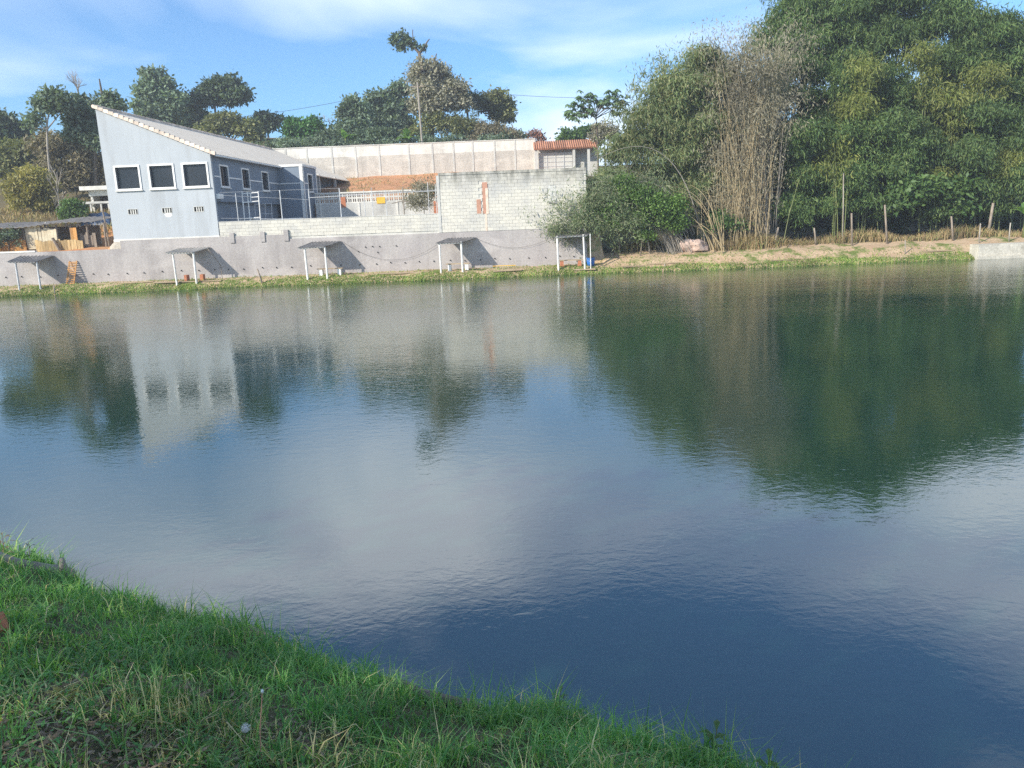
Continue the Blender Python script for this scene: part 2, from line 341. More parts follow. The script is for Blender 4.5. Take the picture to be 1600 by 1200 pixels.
def water_mat():
    m, t, b = newmat('water'); co = worldco(t)
    b.inputs['Base Color'].default_value = (0.010, 0.038, 0.026, 1)
    b.inputs['Roughness'].default_value = 0.015; b.inputs['IOR'].default_value = 2.6
    sp = N(t, 'ShaderNodeSeparateXYZ'); L(t, co, sp.inputs[0])
    far = ramp(t, mathn(t, 'DIVIDE', sp.outputs[1], 50.0), [(0.10, g(0.16)), (0.34, g(0.38)), (0.62, g(1.0))])   # the breeze ruffles the far half
    patch = ramp(t, noise(t, 0.09, 4, 0.55, co, (0.6, 1.2, 1)), [(0.36, g(0.35)), (0.62, g(1.0))])
    r1 = noise(t, 5.5, 3, 0.55, co, (0.75, 1.15, 1), 0.5)
    r2 = noise(t, 15.0, 2, 0.5, co, (0.8, 1.1, 1), 0.4)
    r3 = noise(t, 0.6, 2, 0.5, co, (0.7, 1.2, 1))
    h = mathn(t, 'ADD', mathn(t, 'ADD', mathn(t, 'MULTIPLY', r1, 0.0115), mathn(t, 'MULTIPLY', r2, 0.0055)), mathn(t, 'MULTIPLY', r3, 0.016))
    h = mathn(t, 'MULTIPLY', mathn(t, 'MULTIPLY', h, patch), far)
    n = bump(t, b, h, 1.0, 0.9)
    return m
MT['water'] = water_mat()

# ------------------------------------------------------------------ terrain
SHX = [-200, -60, -30, -14, -9.5, -5.7, -4.5, -3.0, -1.1, 0.35, 1.35, 2.4, 5, 9, 20, 60, 200]
SHY = [60, 26, 18, 12.4, 10.3, 7.8, 7.15, 6.25, 5.18, 4.55, 3.9, 2.9, 1.0, -2, -9, -22, -40]
def sh_near(x): return np.interp(x, SHX, SHY) + 0.09 * np.sin(x * 2.1) + 0.05 * np.sin(x * 5.3 + 1)
def sh_far(x): return 46.45 + 0.18 * np.sin(x * 0.31) + 0.10 * np.sin(x * 0.93 + 2) + 0.05 * np.sin(x * 2.7)
def vn(x, y, f, s=0):   # cheap smooth pseudo noise
    return (np.sin(x * f + 1.3 * np.sin(y * f * 0.7 + s)) + np.sin(y * f * 1.31 + 1.7 * np.sin(x * f * 0.53 + s + 2))) * 0.5
def zt(x, y):
    x = np.asarray(x, float); y = np.asarray(y, float)
    d = (sh_near(x) - y) * 0.87
    znear = np.where(d > 0, 0.10 * (1 - np.exp(-np.maximum(d, 0) / 0.1)) + 1.85 * (1 - np.exp(-np.maximum(d, 0) / 3.0)) + 0.025 * vn(x, y, 3.1) * np.clip(d, 0, 1), np.maximum(-1.4, d * 0.9))
    e = y - sh_far(x)
    bank = np.where(e > 0, np.interp(e, [0, 0.25, 0.8, 2.2, 4], [0, 0.16, 0.42, 0.5, 0.52]), np.maximum(-1.4, e * 0.7))
    bankr = np.where(e > 0, np.interp(e, [0, 0.25, 1.0, 1.8, 3.5, 14, 28, 48, 95, 400], [0, 0.16, 0.38, 0.75, 1.15, 1.4, 4, 8, 12, 20]), np.maximum(-1.4, e * 0.7))
    left = np.interp(y, [48.55, 48.62, 53, 60, 75, 95, 140, 400], [0.52, 2.45, 2.6, 4.9, 8, 10.5, 14, 22])
    mid = np.interp(y, [48.55, 48.62, 62.4, 62.6, 79.6, 86, 140, 400], [0.52, 2.9, 2.95, 5.2, 8.05, 9.2, 13, 22])
    wl = np.clip((x + 24.8) / 0.5, 0, 1)
    lm = left * (1 - wl) + mid * wl
    lm = np.where(y < 48.55, bank, lm)
    wr = np.clip((x - 5.75) / 0.3, 0, 1)
    far = lm * (1 - wr) + bankr * wr
    far = far + np.where(e > 0.3, 0.035 * vn(x, y, 2.3) * np.clip(e, 0, 1), 0)
    far = far + np.where((y > 50) & ((x < -25) | (x > 8) | (y > 63)), 0.12 * vn(x, y, 0.9, 3), 0)
    return np.where(y > 26 + 0 * x, np.where(np.abs(x) < 1e9, far, far), np.where((x < -30) & (y > 15), np.maximum(znear, -1.4), znear))
def zg(x, y): return float(zt(x, y))
def axis(parts):
    out = []
    for a, b, s in parts: out += list(np.arange(a, b - 1e-6, s))
    return np.array(out + [parts[-1][1]])
gx = axis([(-150, -80, 10), (-80, -40, 2.5), (-40, -25.2, 0.7), (-25.2, -24.2, 0.1), (-24.2, -10, 0.55), (-10, 4, 0.14), (4, 5.6, 0.4), (5.6, 6.4, 0.1), (6.4, 34, 0.55), (34, 80, 2.5), (80, 150, 10)])
gy = axis([(-60, -10, 5), (-10, 0, 0.8), (0, 10.5, 0.14), (10.5, 26, 1.2), (26, 45.4, 2.4), (45.4, 48.4, 0.12), (48.4, 48.7, 0.05), (48.7, 62, 0.55), (62, 63, 0.1), (63, 86, 0.6), (86, 150, 3), (150, 230, 10)])
GX, GY = np.meshgrid(gx, gy, indexing='ij')
GZ = zt(GX, GY)
V = np.stack([GX.ravel(), GY.ravel(), GZ.ravel()], 1)
ni, nj = GX.shape
I, J = np.meshgrid(np.arange(ni - 1), np.arange(nj - 1), indexing='ij')
F4 = np.stack([(I * nj + J), ((I + 1) * nj + J), ((I + 1) * nj + J + 1), (I * nj + J + 1)], -1).reshape(-1, 4)
fx = V[F4, 0].mean(1); fy = V[F4, 1].mean(1)
mi = np.zeros(len(F4), int)
mi[fy > 26] = 1
mi[(fy > 48.6) & (fx < 5.9)] = 2
mi[(fy > 48.6) & (fx < 5.9) & (fx > -24.6)] = 3
mi[(fy > 62.5) & (fx < 5.9) & (fx > -24.6)] = 4
mi[(fy > 81) | ((fy > 57) & (fx < -24.6)) | ((fy > 49.6) & (fx > 5.9))] = 5
me = np_mesh('ground', V, [F4], [MT[k] for k in ('soil_near', 'soil_far', 'soil_terrace', 'soil_court', 'soil_red', 'soil_hill')], True, mi)
tag(link('ground', me), kind='structure')
wb = MB().poly([(-149, -59, 0), (149, -59, 0), (149, 47.6, 0), (-149, 47.6, 0)])
tag(wb.build('pond_water', MT['water']), kind='structure')

# ------------------------------------------------------------------ walls along the far bank
WY = 48.45
def wall_thing(name, label, cat='wall', group=None):
    return tag(empty(name), label, cat, group)
x_l = P(-60, 400, WY).x; x_h = P(187, 375, WY).x; x_b = P(690, 365, WY).x; x_e = P(917, 365, WY).x
rw = wall_thing('retaining_wall', 'long grey cement retaining wall along the far bank behind the shelters')
zt_l, zt_m = 2.5, 2.86
b = MB().box(x_l - 20, x_h, WY, WY + 0.22, -0.2, zt_l); b.build('low_section', MT['cement'], rw)
x_s = P(447, 370, WY).x
MB().box(x_h, x_s, WY, WY + 0.22, -0.2, 3.0).build('house_section', MT['cement'], rw)
MB().box(x_s, x_e, WY, WY + 0.22, -0.2, 2.72).build('tall_section', MT['cement'], rw)
for px in (362, 410, 447):
    p = P(px, 366, WY); MB().box(p.x - 0.14, p.x + 0.14, WY - 0.06, WY + 0.2, 2.6, 3.2 if px < 447 else 3.28).build('pier_stub', MT['cement'], rw)
px = 8.0
while px < 905:      # weep holes: short dark drain pipes
    pz = 1.02 + 0.03 * math.sin(px)
    xx = P(px, 425, WY).x
    MB().tube([(xx, WY + 0.02, pz), (xx, WY - 0.06, pz - 0.02)], 0.036, 8).build('drain_pipe', MT['dark'], rw)
    px += 26 + 4 * math.sin(px * 3.1)
for px, py in ((560, 393), (582, 385), (593, 385), (590, 394), (619, 384), (571, 386)):
    p = P(px, py, WY); MB().tube([(p.x, WY + 0.02, p.z), (p.x, WY - 0.06, p.z)], 0.035, 6).build('drain_pipe', MT['dark'], rw)
# long pale capping on the low left section
MB().box(x_l - 20, P(55, 395, WY).x, WY - 0.03, WY + 0.26, zt_l, zt_l + 0.1).build('coping', MT['limewash'], rw)

def block_mesh(w, h, d):
    e = 0.004; m = MB()
    m.hexa([(e, 0.0, e), (w - e, 0.0, e), (w - e, d, e), (e, d, e), (e, 0.0, h - e), (w - e, 0.0, h - e), (w - e, d, h - e), (e, d, h - e)])
    me = m.mesh('block'); me.materials.append(MT['block']); return me
BLK = block_mesh(0.4, 0.2, 0.05); HALF = block_mesh(0.2, 0.2, 0.05)
def lay_blocks(parent, x0, x1, z0, rows, y, top=None, limit=300, holes=()):
    cells = []
    for r in range(rows):
        x = x0
        if r % 2: cells.append((x, z0 + r * 0.2, 1)); x += 0.2
        while x < x1 - 0.1:
            wfull = x + 0.4 <= x1 + 1e-6
            cells.append((x, z0 + r * 0.2, 0 if wfull else 1)); x += 0.4
    cells = [c for c in cells if not any(h[0] < c[0] + 0.2 < h[1] and h[2] < c[1] + 0.1 < h[3] for h in holes)]
    random.shuffle(cells)
    for c in cells[:limit]:
        o = link('block', HALF if c[2] else BLK, parent); o.location = (c[0], y + random.uniform(-0.008, 0.006), c[1])
        o.rotation_euler = (0, random.uniform(-0.006, 0.006), 0)
    if len(cells) > limit:
        m = MB()
        for c in cells[limit:]:
            w = 0.2 if c[2] else 0.4; yy = y + random.uniform(-0.008, 0.006); e = 0.005
            m.box(c[0] + e, c[0] + w - e, yy, yy + 0.05, c[1] + e, c[1] + 0.2 - e)
        tag(m.build('blockwork', MT['block'], parent), kind='stuff')
pw = wall_thing('parapet_wall', 'low pale concrete block parapet carrying the wire fence, beside the blue-grey house')
BY = 48.5
x_p = P(343, 360, BY).x
nb = int((x_b - x_p) / 0.4)
MB().box(x_p, x_b - 0.01, BY + 0.03, BY + 0.17, 2.5, 3.88).build('mortar_core', MT['mortar'], pw)
lay_blocks(pw, x_p, x_b - 0.02, 2.86, 5, BY)
MB().box(x_p, x_b - 0.02, BY - 0.01, BY + 0.19, 3.87, 3.91).build('coping', MT['lightcement'], pw)
bw = wall_thing('block_wall', 'tall bare concrete block wall with patched brick chase and blackened top edge')
ztop = 6.3
MB().box(x_b, x_e, BY + 0.03, BY + 0.2, 2.5, ztop).build('mortar_core', MT['mortar'], bw)
MB().box(x_e - 0.2, x_e - 0.005, BY + 0.2, BY + 13.5, 0.5, ztop - 0.02).build('return_wall', MT['cement'], bw)
pa, pb2 = P(750, 285, BY), P(762, 333, BY)
pc, pd = P(858, 290, BY), P(868, 316, BY)
lay_blocks(bw, x_b, x_e, 2.74, 17, BY, holes=((pa.x, pb2.x + 0.1, pb2.z, pa.z), (pc.x, pd.x, pd.z, pc.z)))
MB().box(x_b - 0.03, x_e + 0.03, BY - 0.03, BY + 0.24, 6.15, 6.3).build('cap_course', MT['block'], bw)
MB().box(x_b - 0.16, x_b + 0.02, BY - 0.025, BY + 0.2, 2.74, 6.15).build('corner_column', MT['lightcement'], bw)
MB().box(pa.x + 0.12, pb2.x + 0.05, BY - 0.012, BY + 0.02, pb2.z - 0.02, pa.z).build('brick_chase', MT['redbrown'], bw)
MB().box(pa.x + 0.3, pb2.x + 0.08, BY - 0.02, BY - 0.013, pb2.z - 0.04, pa.z - 0.35).build('chase_board', MT['rake'], bw)
q = P(748, 322, BY); MB().box(q.x - 0.12, q.x + 0.14, BY - 0.014, BY + 0.02, q.z - 0.45, q.z + 0.4).build('brick_chase', MT['redbrown'], bw)
MB().box(pc.x - 0.05, pd.x + 0.03, BY - 0.008, BY + 0.02, pd.z, pc.z).build('cement_patch', MT['lightcement'], bw)
MB().box(pc.x - 0.08, pd.x + 0.06, BY - 0.05, BY + 0.02, pd.z - 0.06, pd.z + 0.03).build('patch_ledge', MT['cement'], bw)
q = P(760, 350, BY); MB().box(q.x - 0.06, q.x + 0.06, BY - 0.011, BY + 0.01, 2.74, q.z + 0.9).build('mortar_strip', MT['rake'], bw)

# ------------------------------------------------------------------ shelters along the bank
def shelter(label, FL, FR, RR, RL, posts, mat, post_mat='whitepost', brace=None):
    yf, yr = 46.95, WY - 0.03
    s = tag(empty('fishing_shelter', (P(posts[0][0], posts[0][1], yf).x, yf, 0.45)), label, 'shelter', 'fishing shelters along the far bank')
    o = s.location
    A, B, C, D = P(*FL, yf - 0.15), P(*FR, yf - 0.15), P(*RR, yr), P(*RL, yr)
    def fn(u, v):
        p = (A * (1 - u) + B * u) * (1 - v) + (D * (1 - u) + C * u) * v
        p = p + Vector((0, 0, 0.028 * math.sin(u * 2 * math.pi * 9) - 0.06 * math.sin(v * math.pi) * math.sin(u * 3))); return p - o
    rf = MB().sheet(fn, 54, 6)
    ro = rf.build('roof_sheet', mat, s); md = ro.modifiers.new('t', 'SOLIDIFY'); md.thickness = 0.02
    fr = MB().tube([A - o + Vector((0.05, 0.08, -0.05)), B - o + Vector((-0.05, 0.08, -0.05))], 0.03, 5).build('front_beam', MT[post_mat], s)
    for (tx, ty, bx, by) in posts:
        t_, b_ = P(tx, ty, yf), P(bx, by, yf)
        b_.z = zg(b_.x, yf) - 0.1
        MB().tube([b_ - o, t_ - o + Vector((0, 0, 0.02))], 0.028 if bx > 915 else random.uniform(0.052, 0.066), 10).build('post', MT[post_mat], s)
    if brace:
        t_, b_ = P(brace[0], brace[1], WY - 0.4), P(brace[2], brace[3], WY - 0.4)
        MB().tube([t_ - o, b_ - o], 0.025, 5).build('brace', MT['weathered'], s)
        b2 = b_.copy(); b2.z = zg(b2.x, b2.y) - 0.05
        MB().tube([b_ - o, b2 - o], 0.025, 5).build('brace', MT['weathered'], s)
    return s
shelter('leftmost dark sheet shelter with thin grey posts, beside the leaning ladder', (10, 409), (54, 409), (84, 399), (31, 400), ((24, 410, 29, 444), (57.5, 410, 62, 442)), MT['sheetgrey'], 'steel')
shelter('sagging shelter with a diagonal brace below the front of the blue-grey house', (257, 395), (300, 394), (329, 386), (280, 388), ((270, 397, 275, 432), (302, 395, 306, 432)), MT['sheetpale'], 'whitepost', (324, 388, 345, 415))
shelter('grey corrugated shelter below the parapet wall, third from the left', (464, 387.5), (506, 385), (533, 376.5), (487, 378), ((476, 388, 480, 426), (507.5, 386, 511, 427)), MT['sheetgrey'])
shelter('corrugated shelter standing at the left end of the block wall', (680, 380), (721, 378.5), (744, 370.5), (700, 372), ((686.5, 380, 689, 421), (720.5, 378, 723, 421)), MT['sheetgrey'])
shelter('shelter half under the drooping bamboo, next to the blue bucket', (866, 370), (918, 367), (926, 363), (876, 365.5), ((870.5, 369.5, 872.5, 411), (911.5, 367, 914, 409), (922, 366, 923, 402)), MT['sheetgrey'])

def bench(label, x0, x1, ytop, sup_mat, top_mat, Y=47.55, brick=False):
    a = P(x0, ytop, Y); c = P(x1, ytop, Y); z0 = zg((a.x + c.x) / 2, Y); z1 = z0 + 0.42
    s = tag(empty('bench', ((a.x + c.x) / 2, Y, z0)), label, 'bench', 'benches under the shelters'); hw = (c.x - a.x) / 2
    if top_mat: MB().box(-hw, hw, -0.2, 0.2, 0.37, 0.42).build('seat', top_mat, s)
    for sx in (-hw + 0.12, hw - 0.32):
        MB().box(sx, sx + 0.2, -0.17, 0.17, -0.05, 0.368).build('support', sup_mat, s)
bench('pair of low brick bench supports without a seat under the sagging shelter', 285, 321, 424, MT['brick'], None)
bench('low bench with white supports under the third shelter from the left', 496, 536, 420, MT['white'], MT['board'])
bench('low bench with pale supports by the block wall\'s left shelter', 697, 735, 415, MT['white'], MT['board'])
bench('bench with orange brick supports beside the blue bucket', 872, 911, 404, MT['brick'], MT['board'])
# bucket
bp = P(923, 411, 47.6); bz = zg(bp.x, 47.6)
bk = tag(empty('bucket', (bp.x, 47.6, bz)), 'blue plastic bucket standing at the last shelter', 'bucket')
MB().tube([(0, 0, -0.02), (0, 0, 0.2), (0, 0, 0.46), (0, 0, 0.47)], [0.22, 0.245, 0.27, 0.285], 16).build('body', MT['blueplastic'], bk, True)
MB().tube([(0, 0, 0.471), (0, 0, 0.49)], [0.24, 0.24], 16).build('rim', MT['dark'], bk)
MB().tube([(-0.27, 0, 0.44), (-0.2, -0.2, 0.3), (0, -0.29, 0.25), (0.2, -0.2, 0.3), (0.27, 0, 0.44)], 0.008, 5).build('handle', MT['steel'], bk)
# ladder leaning on wall
lb_ = P(109, 440, 47.9); ladd = tag(empty('ladder', (lb_.x, 47.9, zg(lb_.x, 47.9))), 'wooden slat ladder leaning on the low grey wall', 'ladder')
top = Vector((0.12, WY - 0.03 - 47.9, 1.4))
for s in (-1, 1):
    MB().tube([(s * 0.22, 0, -0.05), (top.x + s * 0.22, top.y, top.z)], 0.03, 5).build('rail', MT['orangeplank'], ladd)
for k in range(13):
    f = (k + 0.6) / 13.4; c = top * f
    MB().box(c.x - 0.27, c.x + 0.27, c.y - 0.045, c.y - 0.02, c.z - 0.022, c.z + 0.03).build('rung', MT['orangeplank'], ladd)
# sagging cable between shelters
cab = [P(534, 377, WY - 0.1).lerp(P(683, 382, WY - 0.1), t) - Vector((0, 0, 1.15 * 4 * t * (1 - t) * 0.9)) for t in np.linspace(0, 1, 22)]
tag(MB().tube(cab, 0.006, 4).build('hanging_cable', MT['wire']), 'thin dark cable sagging along the grey wall between two shelters', 'cable')
cab = [P(744, 372, WY - 0.1).lerp(P(870, 366, WY - 0.1), t) - Vector((0, 0, 0.7 * 4 * t * (1 - t))) for t in np.linspace(0, 1, 22)]
tag(MB().tube(cab, 0.006, 4).build('hanging_cable', MT['wire']), 'thin cable sagging across the foot of the tall block wall', 'cable')

# ------------------------------------------------------------------ the blue-grey house
HO = Vector((-17.8, 48.75, 0.0)); HR = R(-3.5)
house = tag(empty('house', HO, HR), 'large blue-grey house with steep single-slope roof and white-framed windows', 'house')
HM = Matrix.Translation(HO) @ Matrix.Rotation(HR, 4, 'Z'); HI = HM.inverted()
def hit_front(px, py, yl=0.0):
    o = HI @ Vector((0, 0, CAMH)); d = HI.to_3x3() @ ray(px, py); t = (yl - o.y) / d.y; return o + d * t
def hit_side(px, py, xl=0.0):
    o = HI @ Vector((0, 0, CAMH)); d = HI.to_3x3() @ ray(px, py); t = (xl - o.x) / d.x; return o + d * t
HW, HD, ZB, ZE, ZR = 6.75, 30.0, 2.95, 7.98, 10.85
def holes_wall(name, u0, u1, z0, z1, holes, mat, to3, parent):
    us = sorted(set([u0, u1] + [h[0] for h in holes] + [h[1] for h in holes])); zs = sorted(set([z0, z1] + [h[2] for h in holes] + [h[3] for h in holes]))
    m = MB()
    for i in range(len(us) - 1):
        for j in range(len(zs) - 1):
            cu_, cz_ = (us[i] + us[i + 1]) / 2, (zs[j] + zs[j + 1]) / 2
            if any(h[0] < cu_ < h[1] and h[2] < cz_ < h[3] for h in holes): continue
            to3(m, us[i], us[i + 1], zs[j], zs[j + 1])
    return m.build(name, mat, parent)
fw = []
for c in ((200, 279.8), (253, 276.2), (305.5, 272.4)):
    p = hit_front(*c); fw.append((p.x, 6.75, 0.72, 0.64))
fv = []
for c in ((208, 332), (261, 328.5), (310.5, 325)):
    p = hit_front(*c); fv.append((p.x, 4.72, 0.29, 0.14))
fh = [(x - w, x + w, z - h, z + h) for x, z, w, h in fw + fv]
front = holes_wall('front_wall', -HW, 0, ZB, ZE, fh, MT['housefront'], lambda m, a, b_, c, d: m.box(a, b_, 0, 0.2, c, d), house)
MB().prism([(-HW, ZE), (0, ZE), (0, ZE + 0.02), (-HW, ZR)], 0, 0.2).build('gable', MT['housefront'], house)
MB().box(-HW - 0.02, 0.03, -0.035, 0.0, ZB - 0.02, ZB + 0.12).build('plinth', MT['limewash'], house)
def window(x, z, w, h, side=False, xl=0.0, curtain=False):
    m = MB(); t = 0.105 if not side else 0.10
    for a, b_, c, d in ((-w - t, w + t, h, h + t), (-w - t, w + t, -h - t, -h), (-w - t, -w, -h, h), (w, w + t, -h, h)):
        if side: m.box(xl - 0.16, xl + 0.045, x + a, x + b_, z + c, z + d)
        else: m.box(x + a, x + b_, -0.045, 0.16, z + c, z + d)
    f = m.build('window', MT['white'], house)
    sl = MB()
    if side: sl.box(xl - 0.02, xl + 0.11, x - w - t - 0.05, x + w + t + 0.05, z - h - t - 0.05, z - h - t - 0.002)
    else: sl.box(x - w - t - 0.05, x + w + t + 0.05, -0.11, 0.02, z - h - t - 0.05, z - h - t - 0.002)
    sl.build('sill', MT['limewash'], f)
    p = MB()
    if side: p.box(xl - 0.15, xl - 0.13, x - w, x + w, z - h, z + h)
    else: p.box(x - w, x + w, 0.13, 0.15, z - h, z + h)
    p.build('pane', MT['glass'], f)
    s = MB()
    if side:
        s.box(xl - 0.125, xl - 0.10, x - 0.02, x + 0.02, z - h, z + h)
        s.build('mullion', MT['dark'], f)
for x, z, w, h in fw: window(x, z, w - 0.0, h)
for x, z, w, h in fv:
    m = MB()
    for a, b_, c, d in ((-w - 0.03, w + 0.03, h, h + 0.03), (-w - 0.03, w + 0.03, -h - 0.03, -h), (-w - 0.03, -w, -h, h), (w, w + 0.03, -h, h)): m.box(x + a, x + b_, -0.015, 0.1, z + c, z + d)
    v_ = m.build('vent', MT['lightcement'], house)
    MB().box(x - w, x + w, 0.12, 0.14, z - h, z + h).build('back', MT['dark'], v_)
    for k in (-1, 0, 1): MB().box(x + k * w / 2 - 0.035, x + k * w / 2 + 0.035, 0.02, 0.08, z - h, z + h).build('bar', MT['lightcement'], v_)
x, z = fv[1][0], fv[1][1] - 0.22
MB().poly([(x + 0.05 + math.cos(a) * 0.24, -0.004, z - 0.02 + (0.06 if math.sin(a) > 0 else 0.17) * math.sin(a)) for a in np.linspace(0, 2 * math.pi, 20)[:-1]][::-1]).build('plaster_patch', MT['white'], house)
# side facade (upper storey), windows measured on its plane
sw = []
for c in ((350, 273), (383.5, 278.2), (414, 282.3)):
    p = hit_side(*c); sw.append((p.y, 6.72, 0.58, 0.60))
sh = [(y - w, y + w, z - h, z + h) for y, z, w, h in sw]
ZS = 5.3
holes_wall('side_wall', 0.2, HD, ZS, ZE, sh, MT['houseside_shade'], lambda m, a, b_, c, d: m.box(-0.2, 0.0, a, b_, c, d), house)
MB().box(-0.55, -0.35, 0.2, HD, ZB, ZS).build('lower_wall', MT['houseside_shade'], house)
MB().box(-0.55, 0.0, 0.2, HD, ZS - 0.16, ZS - 0.002).build('ledge', MT['houseside_shade'], house)
MB().box(-0.3, 0.22, 0.205, 0.8, ZS + 0.0, ZS + 0.3).build('ledge_end', MT['white'], house)
for y, z, w, h in sw: window(y, z, w, h, True)
yb = 0.25
edges = [0.25] + sum([[y - w - 0.13, y + w + 0.13] for y, z, w, h in sw], []) + [11.5]
for k in range(0, len(edges), 2):
    MB().box(0.0, 0.03, edges[k], edges[k + 1], 6.62, 6.70).build('belt_course', MT['white'], house)
# projecting bay
BX, B0, B1 = 1.9, 11.6, 15.0
bh = [(B0 + 1.7 - 0.55, B0 + 1.7 + 0.55, 6.72 - 0.6, 6.72 + 0.6)]
MB().box(0.0, BX - 0.2, B0, B0 + 0.2, ZB, ZE - 0.1).build('bay_front', MT['houseside_shade'], house)
holes_wall('bay_side', B0, B1, ZB, ZE - 0.1, bh, MT['houseside_shade'], lambda m, a, b_, c, d: m.box(BX - 0.2, BX, a, b_, c, d), house)
MB().box(0.0, BX - 0.2, B1 - 0.2, B1, ZB, ZE - 0.1).build('bay_back', MT['houseside_shade'], house)
MB().box(0.0, BX + 0.06, B0 - 0.06, B1 + 0.06, ZE - 0.1, ZE + 0.06).build('bay_cap', MT['white'], house)
MB().box(BX - 0.22, BX + 0.04, B0 - 0.04, B0 + 0.0, ZB, ZE - 0.1).build('corner_band', MT['white'], house)
MB().box(BX, BX + 0.04, B0 - 0.04, B0 + 0.2, ZB, ZE - 0.1).build('corner_band', MT['white'], house)
MB().box(BX, BX + 0.03, B1 - 0.14, B1 + 0.02, ZS, ZE - 0.1).build('corner_band', MT['white'], house)
MB().box(0.05, BX - 0.22, B0 - 0.03, B0, 6.62, 6.70).build('belt_course', MT['white'], house)
MB().box(BX, BX + 0.03, B0 + 0.2, B0 + 1.02, 6.62, 6.70).build('belt_course', MT['white'], house)
window(B0 + 1.7, 6.72, 0.55, 0.60, True, BX)
# porch posts beyond the bay, back walls
for yy in (18.5, 23.5, 29.0): MB().box(0.9, 1.1, yy, yy + 0.2, ZB, ZE - 0.25).build('porch_post', MT['lightcement'], house)
MB().box(-HW, -HW + 0.2, 0.2, HD, ZB, ZR - 0.1).build('rear_wall', MT['housefront'], house)
MB().prism([(-HW + 0.2, ZB), (-0.2, ZB), (-0.2, ZE), (-HW + 0.2, ZR - 0.15)], HD - 0.2, HD).build('end_wall', MT['housefront'], house)
# roof: ribbed slope, rake tiles along the gable
slope = (ZR - ZE) / HW
def rz_(x): return ZE + 0.08 - slope * x
def rfn(u, v):
    y = -0.06 + u * (HD + 0.5); x = 0.32 + v * (-HW - 0.42)
    if y > 15.2: x = x + 0.9 * (1 - v)
    return (x, y, rz_(x) + 0.03 * abs(math.sin(y * math.pi / 0.34)))
rf = MB().sheet(rfn, 360, 10).build('roof', MT['roof'], house); md = rf.modifiers.new('t', 'SOLIDIFY'); md.thickness = 0.07; md.offset = -1
nt_ = 24
for k in range(nt_):
    xa = 0.36 - (HW + 0.44) * k / nt_; xb_ = 0.36 - (HW + 0.44) * (k + 1.12) / nt_
    za, zb_ = rz_(xa) + 0.10, rz_(xb_) + 0.05
    MB().hexa([(xa, -0.14, za - 0.16), (xa, 0.1, za - 0.05), (xb_, 0.1, zb_ - 0.05), (xb_, -0.13, zb_ - 0.14), (xa, -0.1, za + 0.07), (xa, 0.08, za + 0.06), (xb_, 0.08, zb_ + 0.02), (xb_, -0.09, zb_ + 0.03)]).build('rake_tile', MT['rake'], rf)
    # ridge caps along the high side
for k in range(50):
    y0 = -0.05 + k * 0.6; x = -HW - 0.1
    MB().tube([(x, y0, rz_(x) + 0.02), (x, y0 + 0.64, rz_(x) + 0.045)], [0.11, 0.125], 6).build('ridge_cap', MT['rake'], rf)
MB().tube([(0.36, 0.05, rz_(0.36) - 0.06), (0.36, B0 - 0.1, rz_(0.36) - 0.06)], 0.055, 6).build('gutter', MT['white'], house)

# ------------------------------------------------------------------ courtyard: fence on the parapet, play frame, tables, lattice wall
FYY = BY + 0.1
fence = tag(empty('wire_fence', (P(368, 348, FYY).x, FYY, 3.9)), 'thin metal post and wire fence on top of the block parapet', 'fence')
o = fence.location
fposts = [(368, 302, 1), (437, 297, 1.3), (482, 296, 1.3), (530, 294, 1.2), (568, 297, .8), (580, 293, .8), (602, 297, .9), (629, 292, 1.4), (668, 285, .8), (680, 287, .8)]
for px, py, w in fposts:
    t_ = P(px, py, FYY)
    MB().tube([(t_.x - o.x, 0, -0.06), (t_.x - o.x, 0, t_.z - o.z)], 0.026 * w, 6).build('post', MT['steel'] if w != 1.4 else MT['weathered'], fence)
a, c = P(482, 309, FYY), P(690, 297.5, FYY)
MB().tube([a - o, c - o], 0.022, 6).build('rail', MT['steel'], fence)
for (x0, y0, x1, y1) in ((343, 301, 530, 294), (343, 305, 482, 312), (345, 341, 482, 342), (530, 305, 690, 296)):
    MB().tube([P(x0, y0, FYY) - o, P(x1, y1, FYY) - o], 0.008, 4).build('wire', MT['steel'], fence)
MB().tube([P(612, 318, FYY) - o, P(629, 314, FYY) - o, P(640, 316, FYY) - o], 0.03, 5).build('arm', MT['weathered'], fence)

PY_ = 50.2
pf = tag(empty('play_frame', (P(392, 345, PY_).x, PY_, 2.95)), 'white tubular frame with rungs standing beside the house facade', 'frame')
o = pf.location
def L2(a, b_, r=0.03, nm='tube', par=None, m='white', Y=PY_):
    MB().tube([P(*a, Y) - par.location, P(*b_, Y) - par.location], r, 6).build(nm, MT[m], par)
for a, b_ in (((378, 299), (383, 352)), ((386.5, 300), (391.5, 352)), ((403.5, 299), (408, 352))): L2(a, b_, 0.035, 'leg', pf)
for a, b_ in (((378, 303), (404, 300.5)), ((380, 316.5), (405, 314)), ((391, 308.5), (404, 307.5)), ((388, 341), (407, 339.5)), ((391.5, 301), (392, 316))): L2(a, b_, 0.03, 'rung', pf)
pf2 = tag(empty('goal_frame', (P(412, 345, 52).x, 52, 2.95)), 'thin second metal frame behind the white play frame', 'frame')
for a, b_ in (((398, 319), (400, 354)), ((424, 318), (426, 354)), ((414, 319), (416, 354)), ((398, 320), (424, 318)), ((408, 334), (426, 334))): L2(a, b_, 0.022, 'tube', pf2, 'steel', 52)
ti = 0
